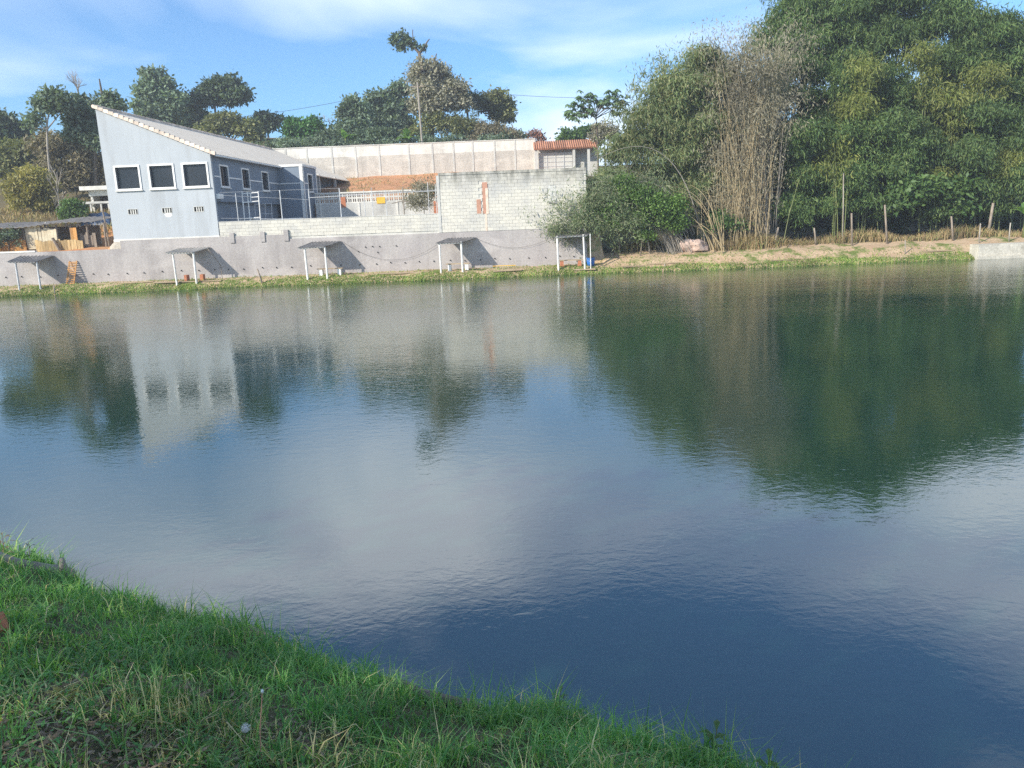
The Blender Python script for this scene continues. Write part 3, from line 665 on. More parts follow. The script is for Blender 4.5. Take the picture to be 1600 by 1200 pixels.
for x0, x1, yt, wh in ((377, 395, 341, 'nearest the play frame legs'), (396, 405, 342, 'between the play frame legs'), (409, 421, 342, 'below the second thin frame'), (423, 447, 342, 'left of the tall fence post'), (452, 473, 341, 'beside the white corner of the bay')):
    Y = 50.9 + 0.5 * ti; a = P(x0, yt, Y); c = P(x1, yt - 1, Y); hw = (c.x - a.x) / 2; zt_ = a.z - 2.95
    s = tag(empty('courtyard_table', ((a.x + c.x) / 2, Y, 2.95)), 'white framed table behind the parapet ' + wh, 'table', 'tables in the courtyard')
    MB().box(-hw, hw, -0.4, 0.4, zt_ - 0.06, zt_).build('tabletop', MT['white'], s)
    for sx in (-1, 1):
        for sy in (-1, 1): MB().box(sx * (hw - 0.04) - 0.03, sx * (hw - 0.04) + 0.03, sy * 0.34 - 0.03, sy * 0.34 + 0.03, -0.02, zt_ - 0.062).build('leg', MT['white'], s)
    ti += 1

LY = 62.0
lat = wall_thing('lattice_wall', 'courtyard wall topped with a band of white openwork breeze blocks')
xa, xb_ = P(492, 310, LY).x, P(700, 310, LY).x
zl1 = P(600, 300.0, LY).z; zl0 = zl1 - 0.72
MB().box(xa, xb_, LY, LY + 0.2, 2.9, zl0).build('base_wall', MT['lightcement'], lat)
MB().box(xa, xb_, LY - 0.03, LY + 0.23, zl1, zl1 + 0.12).build('top_rail', MT['limewash'], lat)
def breeze(w, h):
    m = MB(); t = 0.055
    for a_, b_, c_, d_ in ((0, w, 0, t), (0, w, h - t, h), (0, t, t, h - t), (w - t, w, t, h - t)): m.box(a_, b_, 0, 0.12, c_, d_)
    m.box(w / 2 - 0.025, w / 2 + 0.025, 0.0, 0.12, t, h - t)
    me = m.mesh('breeze_block'); me.materials.append(MT['limewash']); return me
bm_ = breeze(0.36, 0.355)
nbz = int((xb_ - xa) / 0.362)
for r_ in range(2):
    for k in range(nbz):
        o_ = link('breeze_block', bm_, lat); o_.location = (xa + k * 0.362, LY + 0.04, zl0 + 0.002 + r_ * 0.358)
for px in (500, 560, 620, 680):
    p = P(px, 310, LY); MB().box(p.x - 0.07, p.x + 0.07, LY - 0.04, LY - 0.002, 2.9, zl0).build('pier', MT['limewash'], lat)
p = P(537, 315, LY); MB().box(p.x - 0.25, p.x + 0.15, LY - 0.015, LY + 0.01, p.z - 0.45, p.z + 0.35).build('brick_patch', MT['brick'], lat)
p = P(688, 326, LY - 0.2); tag(MB().box(p.x - 0.5, p.x + 0.25, LY - 0.28, LY - 0.08, 2.95, p.z + 0.6).build('brick_pile', MT['brick']), 'orange brick stack in the courtyard against the tall block wall', 'bricks')
p = P(595, 313, LY - 0.06); sg = tag(MB().box(p.x - 0.33, p.x + 0.33, LY - 0.05, LY - 0.025, p.z - 0.24, p.z + 0.24).build('notice_board', MT['yellow']), 'blank yellow board fixed on the lattice wall', 'sign')
p = P(425 + 0.0, 334, 55)
gb = hit_side(496.5, 330, BX); MB().box(BX, BX + 0.08, gb.y - 0.0, gb.y + 0.5, gb.z - 0.45, gb.z + 0.45).build('meter_box', MT['white'], house)

# ------------------------------------------------------------------ upper perimeter wall + tiled gateway
UY = 80.0
uw = wall_thing('perimeter_wall', 'long upper boundary wall of pebble-dashed panels with a whitewashed top band')
xa, xb_ = P(400, 250, UY).x, P(836, 240, UY).x
zt1 = 11.08
pill = [P(px, 250, UY).x for px in (425, 447, 480, 519, 556, 593, 639, 676, 709, 739, 773, 805, 836)]
for k in range(len(pill) - 1):
    a, c = pill[k], pill[k + 1]
    MB().box(a, c - 0.002, UY, UY + 0.15, 7.6, zt1 - 1.02).build('panel', MT['pebble'], uw)
    MB().box(a, c - 0.002, UY - 0.008, UY + 0.15, zt1 - 1.02, zt1 - 0.002).build('whitewashed_band', MT['limewash'], uw)
for a in pill: MB().box(a - 0.09, a + 0.09, UY - 0.04, UY - 0.01, 7.6, zt1 - 0.003).build('pillar', MT['lightcement'], uw)
MB().box(xa, xb_, UY - 0.06, UY + 0.2, zt1, zt1 + 0.07).build('coping', MT['limewash'], uw)
gy_ = 78.6
gt = tag(empty('tiled_gateway', (P(880, 262, gy_).x, gy_, 7.8)), 'gateway with white grid gate under an orange clay tile roof', 'gateway')
o = gt.location
xl, xr = P(834, 235, gy_).x - o.x, P(936, 235, gy_).x - o.x
z_e = P(885, 232, gy_).z - o.z; z_t = P(885, 220.5, gy_ + 1.6).z - o.z
ntl = 30; tw = (xr - xl) / ntl
rb = MB().hexa([(xl, -0.1, z_e - 0.06), (xr, -0.1, z_e - 0.06), (xr, 1.6, z_t - 0.06), (xl, 1.6, z_t - 0.06), (xl, -0.1, z_e), (xr, -0.1, z_e), (xr, 1.6, z_t), (xl, 1.6, z_t)]).build('roof', MT['tile'], gt)
tm = MB().tube([(0, -0.16, z_e + 0.03), (0, 1.6, z_t + 0.04)], tw * 0.42, 8).mesh('roof_tile'); tm.materials.append(MT['tile'])
for k in range(ntl):
    o_ = link('roof_tile', tm, rb); o_.location = (xl + (k + 0.5) * tw, random.uniform(-0.02, 0.02), 0)
MB().box(xl + 0.1, xr, 1.2, 1.35, -0.5, z_e + 0.25).build('rear_wall', MT['lightcement'], gt)
for px in (838, 897, 920): 
    p = P(px, 250, gy_).x - o.x; MB().box(p - 0.12, p + 0.12, 0.0, 0.22, -0.5, z_e - 0.06).build('post', MT['lightcement'], gt)
g0, g1 = P(842, 250, gy_).x - o.x, P(895, 250, gy_).x - o.x
MB().box(g0, g1, 0.5, 0.53, -0.4, z_e - 0.3).build('gate_leaf', MT['lightcement'], gt)
for k in range(1, 4): MB().box(g0 + (g1 - g0) * k / 4 - 0.03, g0 + (g1 - g0) * k / 4 + 0.03, 0.46, 0.498, -0.4, z_e - 0.3).build('gate_bar', MT['steel'], gt)
for k in range(5): MB().box(g0, g1, 0.465, 0.497, 0.1 + 0.42 * k, 0.14 + 0.42 * k).build('gate_bar', MT['steel'], gt)

# far dark-roofed shed behind the house, electricity pole with lines
fsh = P(430, 218, 96); fs = tag(empty('far_shed', (fsh.x, 96, fsh.z - 1.4)), 'low dark shed with a flat grey roof between trees behind the house', 'shed')
w2 = PX(34, 96)
MB().box(-w2, w2, 0, 3, 0, 1.35).build('wall', MT['bark'], fs)
MB().hexa([(-w2 - .3, -.4, 1.7), (w2 + .3, -.4, 1.25), (w2 + .3, 3.4, 1.35), (-w2 - .3, 3.4, 1.8), (-w2 - .3, -.4, 1.78), (w2 + .3, -.4, 1.33), (w2 + .3, 3.4, 1.43), (-w2 - .3, 3.4, 1.88)]).build('roof', MT['sheetgrey'], fs)
MB().box(w2 - 0.9, w2 - 0.2, -0.35, -0.05, 0.3, 0.8).build('water_tank', MT['white'], fs)
pb_, pt_ = P(661, 232, 83), P(652, 128, 83)
pole = tag(empty('utility_pole', (pb_.x, 83, 8.6)), 'pale concrete utility pole rising behind the upper boundary wall', 'pole')
MB().tube([(0, 0, -0.3), (pt_.x - pb_.x, 0, pt_.z - 8.6)], [0.13, 0.08], 10).build('post', MT['palebark'], pole)
MB().box(pt_.x - pb_.x - 0.6, pt_.x - pb_.x + 0.6, -0.05, 0.05, pt_.z - 8.6 - 0.5, pt_.z - 8.6 - 0.4).build('crossarm', MT['weathered'], pole)
for a, c, lab in (((652, 131), (300, 190), 'thin power line running from the pole over the house'), ((652, 131), (990, 152), 'thin power line running from the pole to the bamboo')):
    A, C = P(*a, 83), P(*c, 83)
    tag(MB().tube([A.lerp(C, t) - Vector((0, 0, 2.0 * t * (1 - t))) for t in np.linspace(0, 1, 14)], 0.018, 4).build('power_line', MT['wire']), lab, 'power line')

# ------------------------------------------------------------------ left terrace: shack, plank fence, small building
sk = tag(empty('plank_shack', (P(60, 392, 51).x, 51, 2.55)), 'open shack of bamboo planks with a long patched sheet roof', 'shack')
o = sk.location
def skr(u, v):
    x = -39 + u * (P(166, 352, 52).x + 39); y = 50.2 + v * 3.3
    z = np.interp(u, [0, 0.5, 1], [4.05, 4.05, 4.3]) + v * 0.34 + 0.03 * math.sin(u * 200) + 0.05 * math.sin(u * 17)
    return (x - o.x, y - o.y, z - o.z)
r_ = MB().sheet(skr, 150, 3).build('roof', MT['sheetgrey'], sk); md = r_.modifiers.new('t', 'SOLIDIFY'); md.thickness = 0.03
for px in (74, 106, 124): 
    p = P(px, 352, 51.5); MB().tube([(p.x - o.x - .1, 0.3, p.z - o.z - .1), (p.x - o.x, 0.35, p.z - o.z + 0.12), (p.x - o.x + .12, 0.4, p.z - o.z - .1)], [0.05, 0.14, 0.05], 7).build('roof_weight', MT['lightcement'], r_)
for px in (-10, 38, 66, 90, 112, 138, 165):
    p = P(px, 375, 50.6).x - o.x; MB().tube([(p, -0.4, -0.2), (p + 0.04, -0.4, 1.6)], 0.06, 6).build('post', MT['weathered'], sk)
def planks(x0, x1, zb, zh, mat, y, wpx=5.0):
    px = x0
    while px < x1:
        p = P(px, 380, 51 + y).x - o.x; w = PX(wpx, 51) * random.uniform(0.8, 1.0); h = zh + random.uniform(-0.08, 0.08)
        MB().box(p, p + w, y, y + 0.03, zb, h).build('plank', mat, sk).rotation_euler = (0, random.uniform(-0.015, 0.015), 0)
        px += wpx
planks(-20, 40, -0.1, 0.75, MT['orangeplank'], -0.55)
planks(42, 64, 0.1, 1.5, MT['palepanel'], -0.45); planks(66, 88, 0.1, 1.42, MT['palepanel'], -0.45)
planks(55, 126, -0.1, 0.62, MT['plank'], -0.75)
planks(112, 120, 0.1, 1.35, MT['orangeplank'], -0.6)
planks(126, 150, -0.1, 0.95, MT['weathered'], -0.35)
MB().box(-9, P(126, 380, 51).x - o.x, 2.6, 2.75, -0.1, 1.5).build('rear_wall', MT['weathered'], sk)
MB().tube([P(82, 372, 50.1) - o, P(97, 398, 50.1) - o], 0.09, 6).build('leaning_beam', MT['weathered'], sk)
for px in (166, 171):
    pass
fp_ = P(168, 360, 51); fo = tag(MB().tube([(0, 0, -1.4), (-0.12, 0, 1.3)], 0.05, 6).build('fence_post', MT['weathered']), 'thin dark post on the orange earth beside the house wall', 'post'); fo.location = fp_
sb_ = P(155, 336, 61); cb = tag(empty('white_outbuilding', (sb_.x, 61, zg(sb_.x, 61))), 'small whitewashed outbuilding with a flat slab roof beside the house', 'outbuilding')
o = cb.location; zz0 = P(150, 291, 61).z - o.z; w0 = P(138, 300, 61).x - o.x
MB().box(w0, 5, 0, 0.2, 1.2, zz0 - 0.3).build('upper_wall', MT['limewash'], cb)
MB().box(w0, w0 + 0.2, 0.2, 4, 0, zz0 - 0.3).build('side_wall', MT['limewash'], cb)
MB().box(w0 - 0.4, 5.4, -0.5, 4.4, zz0 - 0.298, zz0).build('roof_slab', MT['limewash'], cb)
MB().box(w0 + 0.2, 5, 1.2, 1.4, 0, 1.2).build('recess_wall', MT['bark'], cb)
zc = P(150, 317, 61).z - o.z
MB().box(w0 - 0.2, 5, -0.7, 0.0 - 0.003, zc - 0.08, zc + 0.08).build('canopy', MT['lightcement'], cb)
for px in (142, 158, 170):
    p = P(px, 320, 60.4).x - o.x; MB().box(p - 0.06, p + 0.06, -0.66, -0.54, -0.3, zc - 0.082).build('post', MT['lightcement'], cb)
tp = P(157, 338, 58); tz = zg(tp.x, 58); trp = empty('tarpaulin_heap', (tp.x, 58, tz))
def tarp(u, v):
    a = (u - 0.5) * 2; c = (v - 0.5) * 2; r2 = max(0, 1 - abs(a) ** 2.6) * max(0, 1 - abs(c) ** 2.6)
    return (a * 1.15, c * 0.9, -0.1 + 0.95 * r2 ** 0.45 + 0.05 * math.sin(a * 7 + c * 3))
MB().sheet(tarp, 20, 16).build('cover', MT['bluetarp'], trp, True)
tag(trp, 'dark blue tarpaulin-covered heap in front of the white outbuilding', 'tarpaulin')

# ------------------------------------------------------------------ vegetation helpers
def unit(a): return a / np.maximum(np.linalg.norm(a, axis=1, keepdims=True), 1e-9)
def leaf_quads(c, d, s, Ln, Wd):
    """rhombic leaves: base c, direction d, side s"""
    n = len(c); Ln = np.broadcast_to(np.asarray(Ln, float), (n,))[:, None]; Wd = np.broadcast_to(np.asarray(Wd, float), (n,))[:, None]
    mid = c + d * Ln * 0.45
    V = np.stack([c, mid + s * Wd * 0.5, c + d * Ln, mid - s * Wd * 0.5], 1).reshape(-1, 3)
    return V
def quads(n): return np.arange(n * 4).reshape(-1, 4)
def leaf_cloud(centers, outward, spr, per, Ln, Wd, droop=0.3, outw=0.5, flat=0.5, rg=rng):
    c = np.repeat(centers, per, 0); ow = np.repeat(outward, per, 0); n = len(c)
    off = rg.normal(size=(n, 3)) * spr; off[:, 2] *= 0.75
    c = c + off
    d = unit(ow * outw + rg.normal(size=(n, 3)) * 0.6 + np.array([0, 0, -droop]))
    up = unit(np.array([[0, 0, 1.0]]) * flat + ow * 0.4 + rg.normal(size=(n, 3)) * 0.5)
    s = unit(np.cross(d, up))
    k = rg.uniform(0.7, 1.3, n)
    return leaf_quads(c, d, s, Ln * k, Wd * k)
def lobe_points(lobes, dens, rg=rng, shell=0.5):
    C, O = [], []
    for c, r in lobes:
        r = np.array(r); area = 4 * math.pi * ((r[0] * r[1]) ** 1.6 / 3 + (r[0] * r[2]) ** 1.6 / 3 + (r[1] * r[2]) ** 1.6 / 3) ** (1 / 1.6)
        n = max(6, int(dens * area))
        d = unit(rg.normal(size=(n, 3)))
        low = d[:, 2] < -0.55; d[low, 2] *= -0.6; d = unit(d)
        bumps = unit(rg.normal(size=(9, 3))); dd = np.clip(d @ bumps.T, 0, 1) ** 8
        rad = 1 - shell * rg.random(n) ** 1.7 + 0.26 * (dd * rg.uniform(-0.8, 1, 9)).sum(1)
        C.append(np.array(c) + d * r * rad[:, None]); O.append(unit(d / r))
    return np.concatenate(C), np.concatenate(O)
def clumps(LB, rs, cover):
    out = []
    for c, r in LB:
        r = np.array(r); mean = (r[0] * r[1] * r[2]) ** (1 / 3)
        if mean < rs * 1.15: out.append((c, tuple(r))); continue
        n = max(4, int(cover * 4 * mean * mean / (rs * rs)))
        d = unit(rng.normal(size=(n, 3))); low = d[:, 2] < -0.5; d[low, 2] *= -0.7; d = unit(d)
        bumps = unit(rng.normal(size=(7, 3))); dd = np.clip(d @ bumps.T, 0, 1) ** 6
        rad = (1 - 0.55 * rng.random(n) ** 1.5) * np.clip(1 - rs * 0.45 / mean, 0.4, 1) + 0.22 * (dd * rng.uniform(-0.7, 1, 7)).sum(1)
        for i in range(n):
            k = rs * rng.uniform(0.55, 1.25)
            out.append((Vector(np.array(c) + d[i] * r * rad[i]), (k, k, k * rng.uniform(0.55, 0.8))))
    return out
def limb(m, a, b_, r0, r1, bend=0.12, n=5, sides=5):
    a = Vector(a); b_ = Vector(b_); L_ = (b_ - a).length
    off = Vector((random.uniform(-1, 1), random.uniform(-1, 1), random.uniform(0.2, 1))) * bend * L_
    m.tube([a.lerp(b_, t) + off * (4 * t * (1 - t)) * 0.5 for t in np.linspace(0, 1, n)], [r0 + (r1 - r0) * t for t in np.linspace(0, 1, n)], sides, False)
def tree(name, label, Y, base, lobes, mat, dens=9, per=14, Ln=0.42, Wd=0.24, spr=0.22, trunk='bark', tr=0.16, cat='tree', group=None, droop=0.3, depth=1.0, shell=0.5, twigs=5, extra=None, cover=0.95, rs=None):
    LB = []
    for lb in lobes:
        px, py, rx, ry = lb[:4]; dy = lb[4] if len(lb) > 4 else 0
        c = P(px, py, Y + dy); s = (Y + dy) / FPX
        LB.append((c, (rx * s, min(rx, ry * 1.4) * s * depth, ry * s)))
    bx = P(base[0], base[1] if len(base) > 1 else 300, Y).x
    root = tag(empty(name, (bx, Y, zg(bx, Y))), label, cat, group); o = root.location
    rs = rs or 0.0062 * Y
    C, O = lobe_points(clumps(LB, rs, cover), dens * 0.27, shell=0.9)
    Vx = leaf_cloud(C, O, spr * 1.05, per, Ln * 0.88, Wd * 0.85, droop)
    cr = link('crown', np_mesh('crown', Vx - np.array(o), [quads(len(Vx) // 4)], MT[mat]), root)
    m = MB(); ctr = sum((Vector(c) for c, r in LB), Vector()) / len(LB)
    low = min(LB, key=lambda q: q[0].z)
    fork = Vector((bx * 0.4 + ctr.x * 0.6, Y, max(o.z + 0.4, min(ctr.z, low[0].z) - low[1][2] * 0.5)))
    limb(m, Vector((bx, Y, o.z - 0.25)), fork, tr, tr * 0.7, 0.04, 6, 8)
    for c, r in LB:
        limb(m, fork, c, tr * 0.6, tr * 0.25, 0.12)
        for k in range(twigs):
            d = unit(rng.normal(size=(1, 3)))[0]; d[2] = abs(d[2]) * 0.8 - 0.1
            limb(m, c, Vector(c) + Vector(d * np.array(r) * 0.92), tr * 0.22, 0.012, 0.15, 4, 4)
    if extra: extra(m, root)
    for i in range(len(m.v)): m.v[i] = (m.v[i][0] - o.x, m.v[i][1] - o.y, m.v[i][2] - o.z)
    m.build('trunk', MT[trunk], root, True)
    return root
def twig_rec(m, p, d, L_, r, lev, spread=0.55):
    q = p + d * L_
    mid = p.lerp(q, 0.5) + Vector((random.uniform(-1, 1), random.uniform(-1, 1), random.uniform(-1, 1))) * L_ * 0.06
    m.tube([p, mid, q], [r, r * 0.85, r * 0.68], 4 if lev > 1 else 3, False)
    if lev == 0: return
    for k in range(random.choice((2, 3, 3))):
        nd = (d + Vector((random.uniform(-1, 1), random.uniform(-1, 1), random.uniform(-0.5, 0.9))) * spread).normalized()
        twig_rec(m, p.lerp(q, random.uniform(0.55, 1.0)), nd, L_ * random.uniform(0.6, 0.82), r * 0.62, lev - 1, spread)
def bare_tree(label, px, pbase, ptop, Y, lev=5, r=0.09, mat='drygrey', spread=0.55, group=None):
    b_ = P(px, pbase, Y); t_ = P(px, ptop, Y); z0 = zg(b_.x, Y)
    root = tag(empty('bare_tree', (b_.x, Y, z0)), label, 'tree', group); o = root.location
    m = MB(); H = t_.z - z0; s = b_.z - z0
    m.tube([Vector((0, 0, -0.2)), Vector((0.1, 0, max(s, 0.3)))], [r * 1.2, r], 6)
    twig_rec(m, Vector((0.1, 0, max(s, 0.3))), Vector((0.02, 0, 1)), (H - max(s, 0.3)) * 0.40, r, lev, spread)
    m.build('trunk', MT[mat], root)
    return root

# ------------------------------------------------------------------ trees on the left hillside
GL = 'trees on the hillside left of the house'
tree('broadleaf_tree', 'dark rounded tree at the far left edge of the hillside', 78, (2, 250), [(8, 205, 36, 24), (-30, 215, 34, 30), (30, 222, 22, 18), (-10, 238, 40, 22)], 'lf_dark', 8, 14, 0.55, 0.30, 0.3, group=GL)
tree('broadleaf_tree', 'bushy mid-green tree low on the left hillside below the dark tree', 70, (25, 280), [(15, 245, 26, 20), (45, 240, 24, 16), (30, 262, 40, 18), (-15, 262, 25, 22)], 'lf_olive', 8, 14, 0.45, 0.22, 0.25, group=GL)
tree('slender_tree', 'tall slender pale-trunked tree with an arching open crown', 64, (83, 300), [(85, 152, 24, 10), (66, 168, 14, 12), (104, 166, 16, 11), (56, 190, 9, 11), (80, 172, 16, 9), (47, 200, 7, 6)], 'lf_teal', 6, 10, 0.40, 0.20, 0.25, 'palebark', 0.10, group=GL, shell=0.7)
def dead_top(m, root):
    limb(m, P(160, 190, 66), P(160, 152, 66), 0.14, 0.12, 0.02); limb(m, P(160, 152, 66), P(155, 123, 66), 0.12, 0.05, 0.05)
tree('broadleaf_tree', 'teal-green tree with a dead snag sticking up beside the house\'s high corner', 66, (150, 300), [(130, 162, 15, 8), (124, 188, 22, 16), (143, 208, 20, 16), (165, 157, 14, 9), (180, 166, 14, 7), (155, 180, 18, 14), (160, 225, 18, 18), (118, 212, 14, 10)], 'lf_teal', 7.5, 12, 0.40, 0.22, 0.25, 'bark', 0.15, group=GL, shell=0.65, extra=dead_top)
bare_tree('leafless grey tree poking above the teal-green tree', 125, 175, 112, 70, 5, 0.075, group=GL)
tree('dry_thicket', 'brownish dry thicket covering the slope behind the shack', 67, (90, 320), [(72, 228, 22, 20), (100, 240, 28, 26), (135, 250, 24, 26), (150, 275, 20, 30), (88, 272, 34, 24), (120, 285, 30, 22)], 'lf_brown', 8, 12, 0.38, 0.16, 0.28, 'drygrey', 0.10, 'thicket', GL)
tree('bamboo_bush', 'yellow-green feathery bush on the left slope above the shack roof', 61, (48, 340), [(45, 285, 22, 22), (30, 300, 20, 22), (62, 300, 22, 24), (45, 318, 32, 16), (78, 318, 16, 14)], 'lf_yellow', 10, 14, 0.36, 0.12, 0.22, 'culm', 0.07, 'bush', GL)
tree('round_bush', 'compact bright green bush behind the shack roof', 57, (112, 350), [(108, 322, 13, 10), (120, 330, 15, 13), (105, 336, 14, 11), (115, 342, 18, 9)], 'lf_mid', 16, 14, 0.24, 0.14, 0.14, 'bark', 0.08, 'bush', GL)
tree('round_bush', 'small bluish leafy shrub in front of the plank shack at left edge', 50.3, (12, 390), [(8, 372, 14, 9), (25, 368, 10, 10), (-5, 382, 14, 8), (30, 382, 8, 8)], 'lf_teal', 16, 10, 0.2, 0.11, 0.12, 'bark', 0.05, 'bush', GL)
bare_tree('thin bent pole-like dead sapling among the dry thicket', 92, 330, 255, 60, 3, 0.05, 'palebark', group=GL)
bare_tree('grey dry bush with bare twigs left of the round green bush', 88, 345, 300, 58, 5, 0.045, 'drygrey', 0.8, group=GL)
GH = 'trees behind the house'
tree('broadleaf_tree', 'tall teal tree with tiered branches behind the house roof', 92, (245, 230), [(238, 120, 18, 9), (262, 132, 14, 8), (235, 142, 24, 12), (258, 156, 24, 12), (225, 166, 18, 12), (278, 160, 14, 10), (250, 182, 34, 16)], 'lf_teal', 7, 13, 0.55, 0.3, 0.3, group=GH, shell=0.6)
tree('broadleaf_tree', 'dark dome-crowned tree standing tallest behind the middle of the house roof', 95, (335, 230), [(350, 140, 36, 15), (325, 152, 24, 12), (375, 152, 22, 14), (345, 158, 30, 9), (304, 160, 14, 10)], 'lf_dark', 8, 13, 0.55, 0.3, 0.28, group=GH, shell=0.6)
tree('broadleaf_tree', 'dusky filler tree between the tiered tree and the dome tree behind the house', 97, (290, 230), [(290, 180, 30, 14), (262, 188, 22, 14), (312, 195, 26, 14)], 'lf_teal', 7, 13, 0.5, 0.28, 0.3, group=GH)
tree('broadleaf_tree', 'lighter olive-green tree just above the house roof slope', 88, (355, 235), [(350, 192, 26, 14), (330, 206, 22, 14), (378, 204, 26, 16), (400, 218, 20, 10)], 'lf_olive', 9, 14, 0.42, 0.24, 0.25, group=GH)
tree('broadleaf_tree', 'small dark rounded tree right of the olive tree behind the house', 96, (420, 230), [(415, 187, 17, 9), (430, 194, 12, 10), (408, 200, 20, 12)], 'lf_dark', 8, 13, 0.5, 0.28, 0.25, group=GH)
tree('mango_tree', 'dense glossy green dome-shaped tree beside the far dark shed', 90, (478, 230), [(477, 198, 24, 15), (463, 208, 22, 14), (492, 207, 18, 14), (475, 216, 34, 12)], 'lf_mango', 14, 14, 0.42, 0.22, 0.22, group=GH, shell=0.35)
bare_tree('greyish leafless tree between the glossy dome tree and the teal tree', 512, 215, 178, 98, 5, 0.09, group=GH)
GU = 'trees behind the upper wall'
tree('understorey_shrub', 'low dark shrubbery at the left end of the upper wall', 85, (440, 245), [(420, 232, 26, 8), (452, 228, 22, 9), (490, 228, 24, 9)], 'lf_teal', 9, 12, 0.36, 0.2, 0.25, cat='shrub', group=GU)
tree('broadleaf_tree', 'pale-trunked thin teal tree behind the left half of the upper wall', 88, (550, 240), [(552, 165, 16, 10), (540, 180, 14, 12), (566, 180, 16, 14), (555, 198, 24, 14), (535, 205, 16, 12)], 'lf_teal', 6.5, 12, 0.46, 0.25, 0.28, 'palebark', 0.13, group=GU, shell=0.65)
tree('broadleaf_tree', 'broad bluish-green tree left of the utility pole', 93, (600, 240), [(596, 158, 22, 14), (625, 145, 13, 16), (610, 172, 26, 16), (582, 178, 20, 14), (632, 168, 12, 14), (600, 196, 34, 16), (575, 206, 24, 16), (628, 200, 22, 20)], 'lf_teal', 7, 13, 0.5, 0.28, 0.3, group=GU, shell=0.6)
def tall_top(m, root):
    Y = 87; tb = MB(); o_ = root.location
    f = P(661, 112, Y - 1.2)
    for a, c, r0, r1, bd in ((f, P(655, 83, Y), 0.20, 0.16, 0.03), (P(655, 83, Y), P(630, 62, Y), 0.15, 0.07, 0.10), (P(655, 84, Y), P(663, 74, Y), 0.14, 0.11, 0.05), (P(663, 75, Y), P(671, 61, Y), 0.11, 0.05, 0.1), (P(652, 80, Y), P(645, 46, Y), 0.09, 0.04, 0.2), (P(674, 108, Y - 1.2), P(682, 84, Y), 0.12, 0.05, 0.1), (P(640, 70, Y), P(622, 76, Y), 0.07, 0.03, 0.1)):
        limb(tb, Vector(a) - o_, Vector(c) - o_, r0, r1, bd, 6, 6)
    tb.build('top_branch', MT['bark'], root, True)
    LB = [(P(625, 57, Y), (0.6, 0.5, 0.4)), (P(634, 66, Y), (0.55, 0.5, 0.4)), (P(617, 67, Y), (0.4, 0.4, 0.35)), (P(627, 76, Y), (0.4, 0.4, 0.3)), (P(650, 71, Y), (0.25, 0.3, 0.25)), (P(659, 75, Y), (0.3, 0.3, 0.2))]
    C, O = lobe_points(LB, 7); Vx = leaf_cloud(C, O, 0.18, 12, 0.38, 0.2)
    link('top_foliage', np_mesh('top_foliage', Vx - np.array(root.location), [quads(len(Vx) // 4)], MT['lf_dark']), root)
tree('tall_tree', 'tallest grey vine-clad tree with a forked top and one leafy tuft', 87, (668, 240), [(668, 108, 25, 13), (650, 122, 13, 16), (690, 122, 20, 16), (668, 140, 28, 18), (712, 140, 22, 14), (690, 160, 34, 20), (660, 170, 22, 18), (720, 165, 16, 16)], 'lf_grey', 5.5, 13, 0.40, 0.2, 0.3, 'palebark', 0.3, group=GU, shell=0.75, twigs=9, extra=tall_top)
tree('broadleaf_tree', 'flat-topped dark tree on a thin trunk right of the tallest tree', 92, (735, 240), [(728, 153, 20, 9), (742, 162, 14, 8), (715, 164, 12, 8)], 'lf_dark', 8, 12, 0.46, 0.25, 0.26, group=GU)
tree('broadleaf_tree', 'olive-dark round-headed tree at the right end of the tree row', 90, (775, 240), [(775, 156, 22, 14), (790, 168, 16, 14), (766, 172, 20, 12), (784, 184, 22, 12)], 'lf_olive', 8.5, 13, 0.44, 0.24, 0.25, group=GU, shell=0.6)
tree('understorey_thicket', 'olive leafy thicket below the tallest tree along the upper wall', 86, (690, 240), [(680, 195, 20, 20), (705, 200, 22, 18), (730, 205, 22, 15), (655, 212, 18, 14)], 'lf_olive', 8, 13, 0.36, 0.16, 0.28, 'drygrey', 0.1, 'thicket', GU)
tree('dry_thicket', 'straw-olive dry brush along the upper wall under the round-headed tree', 85, (775, 240), [(755, 208, 16, 16), (778, 208, 18, 16), (800, 212, 14, 12), (745, 220, 24, 8)], 'lf_brown', 9, 12, 0.36, 0.12, 0.25, 'drygrey', 0.06, 'thicket', GU)
tree('understorey_hedge', 'continuous low scrub hugging the top of the upper wall', 83, (640, 240), [(450 + 26 * k, 226 + 4 * math.sin(k * 2.2) - 0.03 * 26 * k * 0.9 + 4, 17, 9, (k % 3) * 1.2) for k in range(15)], 'lf_teal', 8, 12, 0.34, 0.18, 0.25, 'drygrey', 0.05, 'shrub', GU, twigs=2)
tree('understorey_thicket', 'dark green undergrowth between the two banana plants behind the wall', 86, (590, 240), [(570, 215, 20, 13), (600, 215, 22, 13), (515, 218, 18, 12), (538, 222, 14, 9)], 'lf_dark', 8, 13, 0.4, 0.2, 0.26, cat='thicket', group=GU)
tree('small_conifer', 'tiny dark pointed conifer between two trees on the ridge', 100, (741, 220), [(741, 178, 3, 6), (741, 187, 5, 7), (741, 198, 6, 8)], 'lf_dark', 16, 8, 0.3, 0.14, 0.15, tr=0.06, group=GU)
tree('red_shrub', 'reddish-brown shrub left of the tiled gateway roof', 84, (840, 235), [(840, 212, 9, 9), (830, 210, 5, 7), (846, 219, 8, 6)], 'lf_red', 12, 9, 0.34, 0.18, 0.16, tr=0.05, cat='shrub', group=GU)
tree('broadleaf_tree', 'green leafy tree rising just behind the tiled gateway roof', 86, (900, 240), [(895, 212, 20, 10), (915, 208, 16, 10), (880, 218, 14, 8)], 'lf_mid', 9, 12, 0.4, 0.22, 0.22, group=GU)
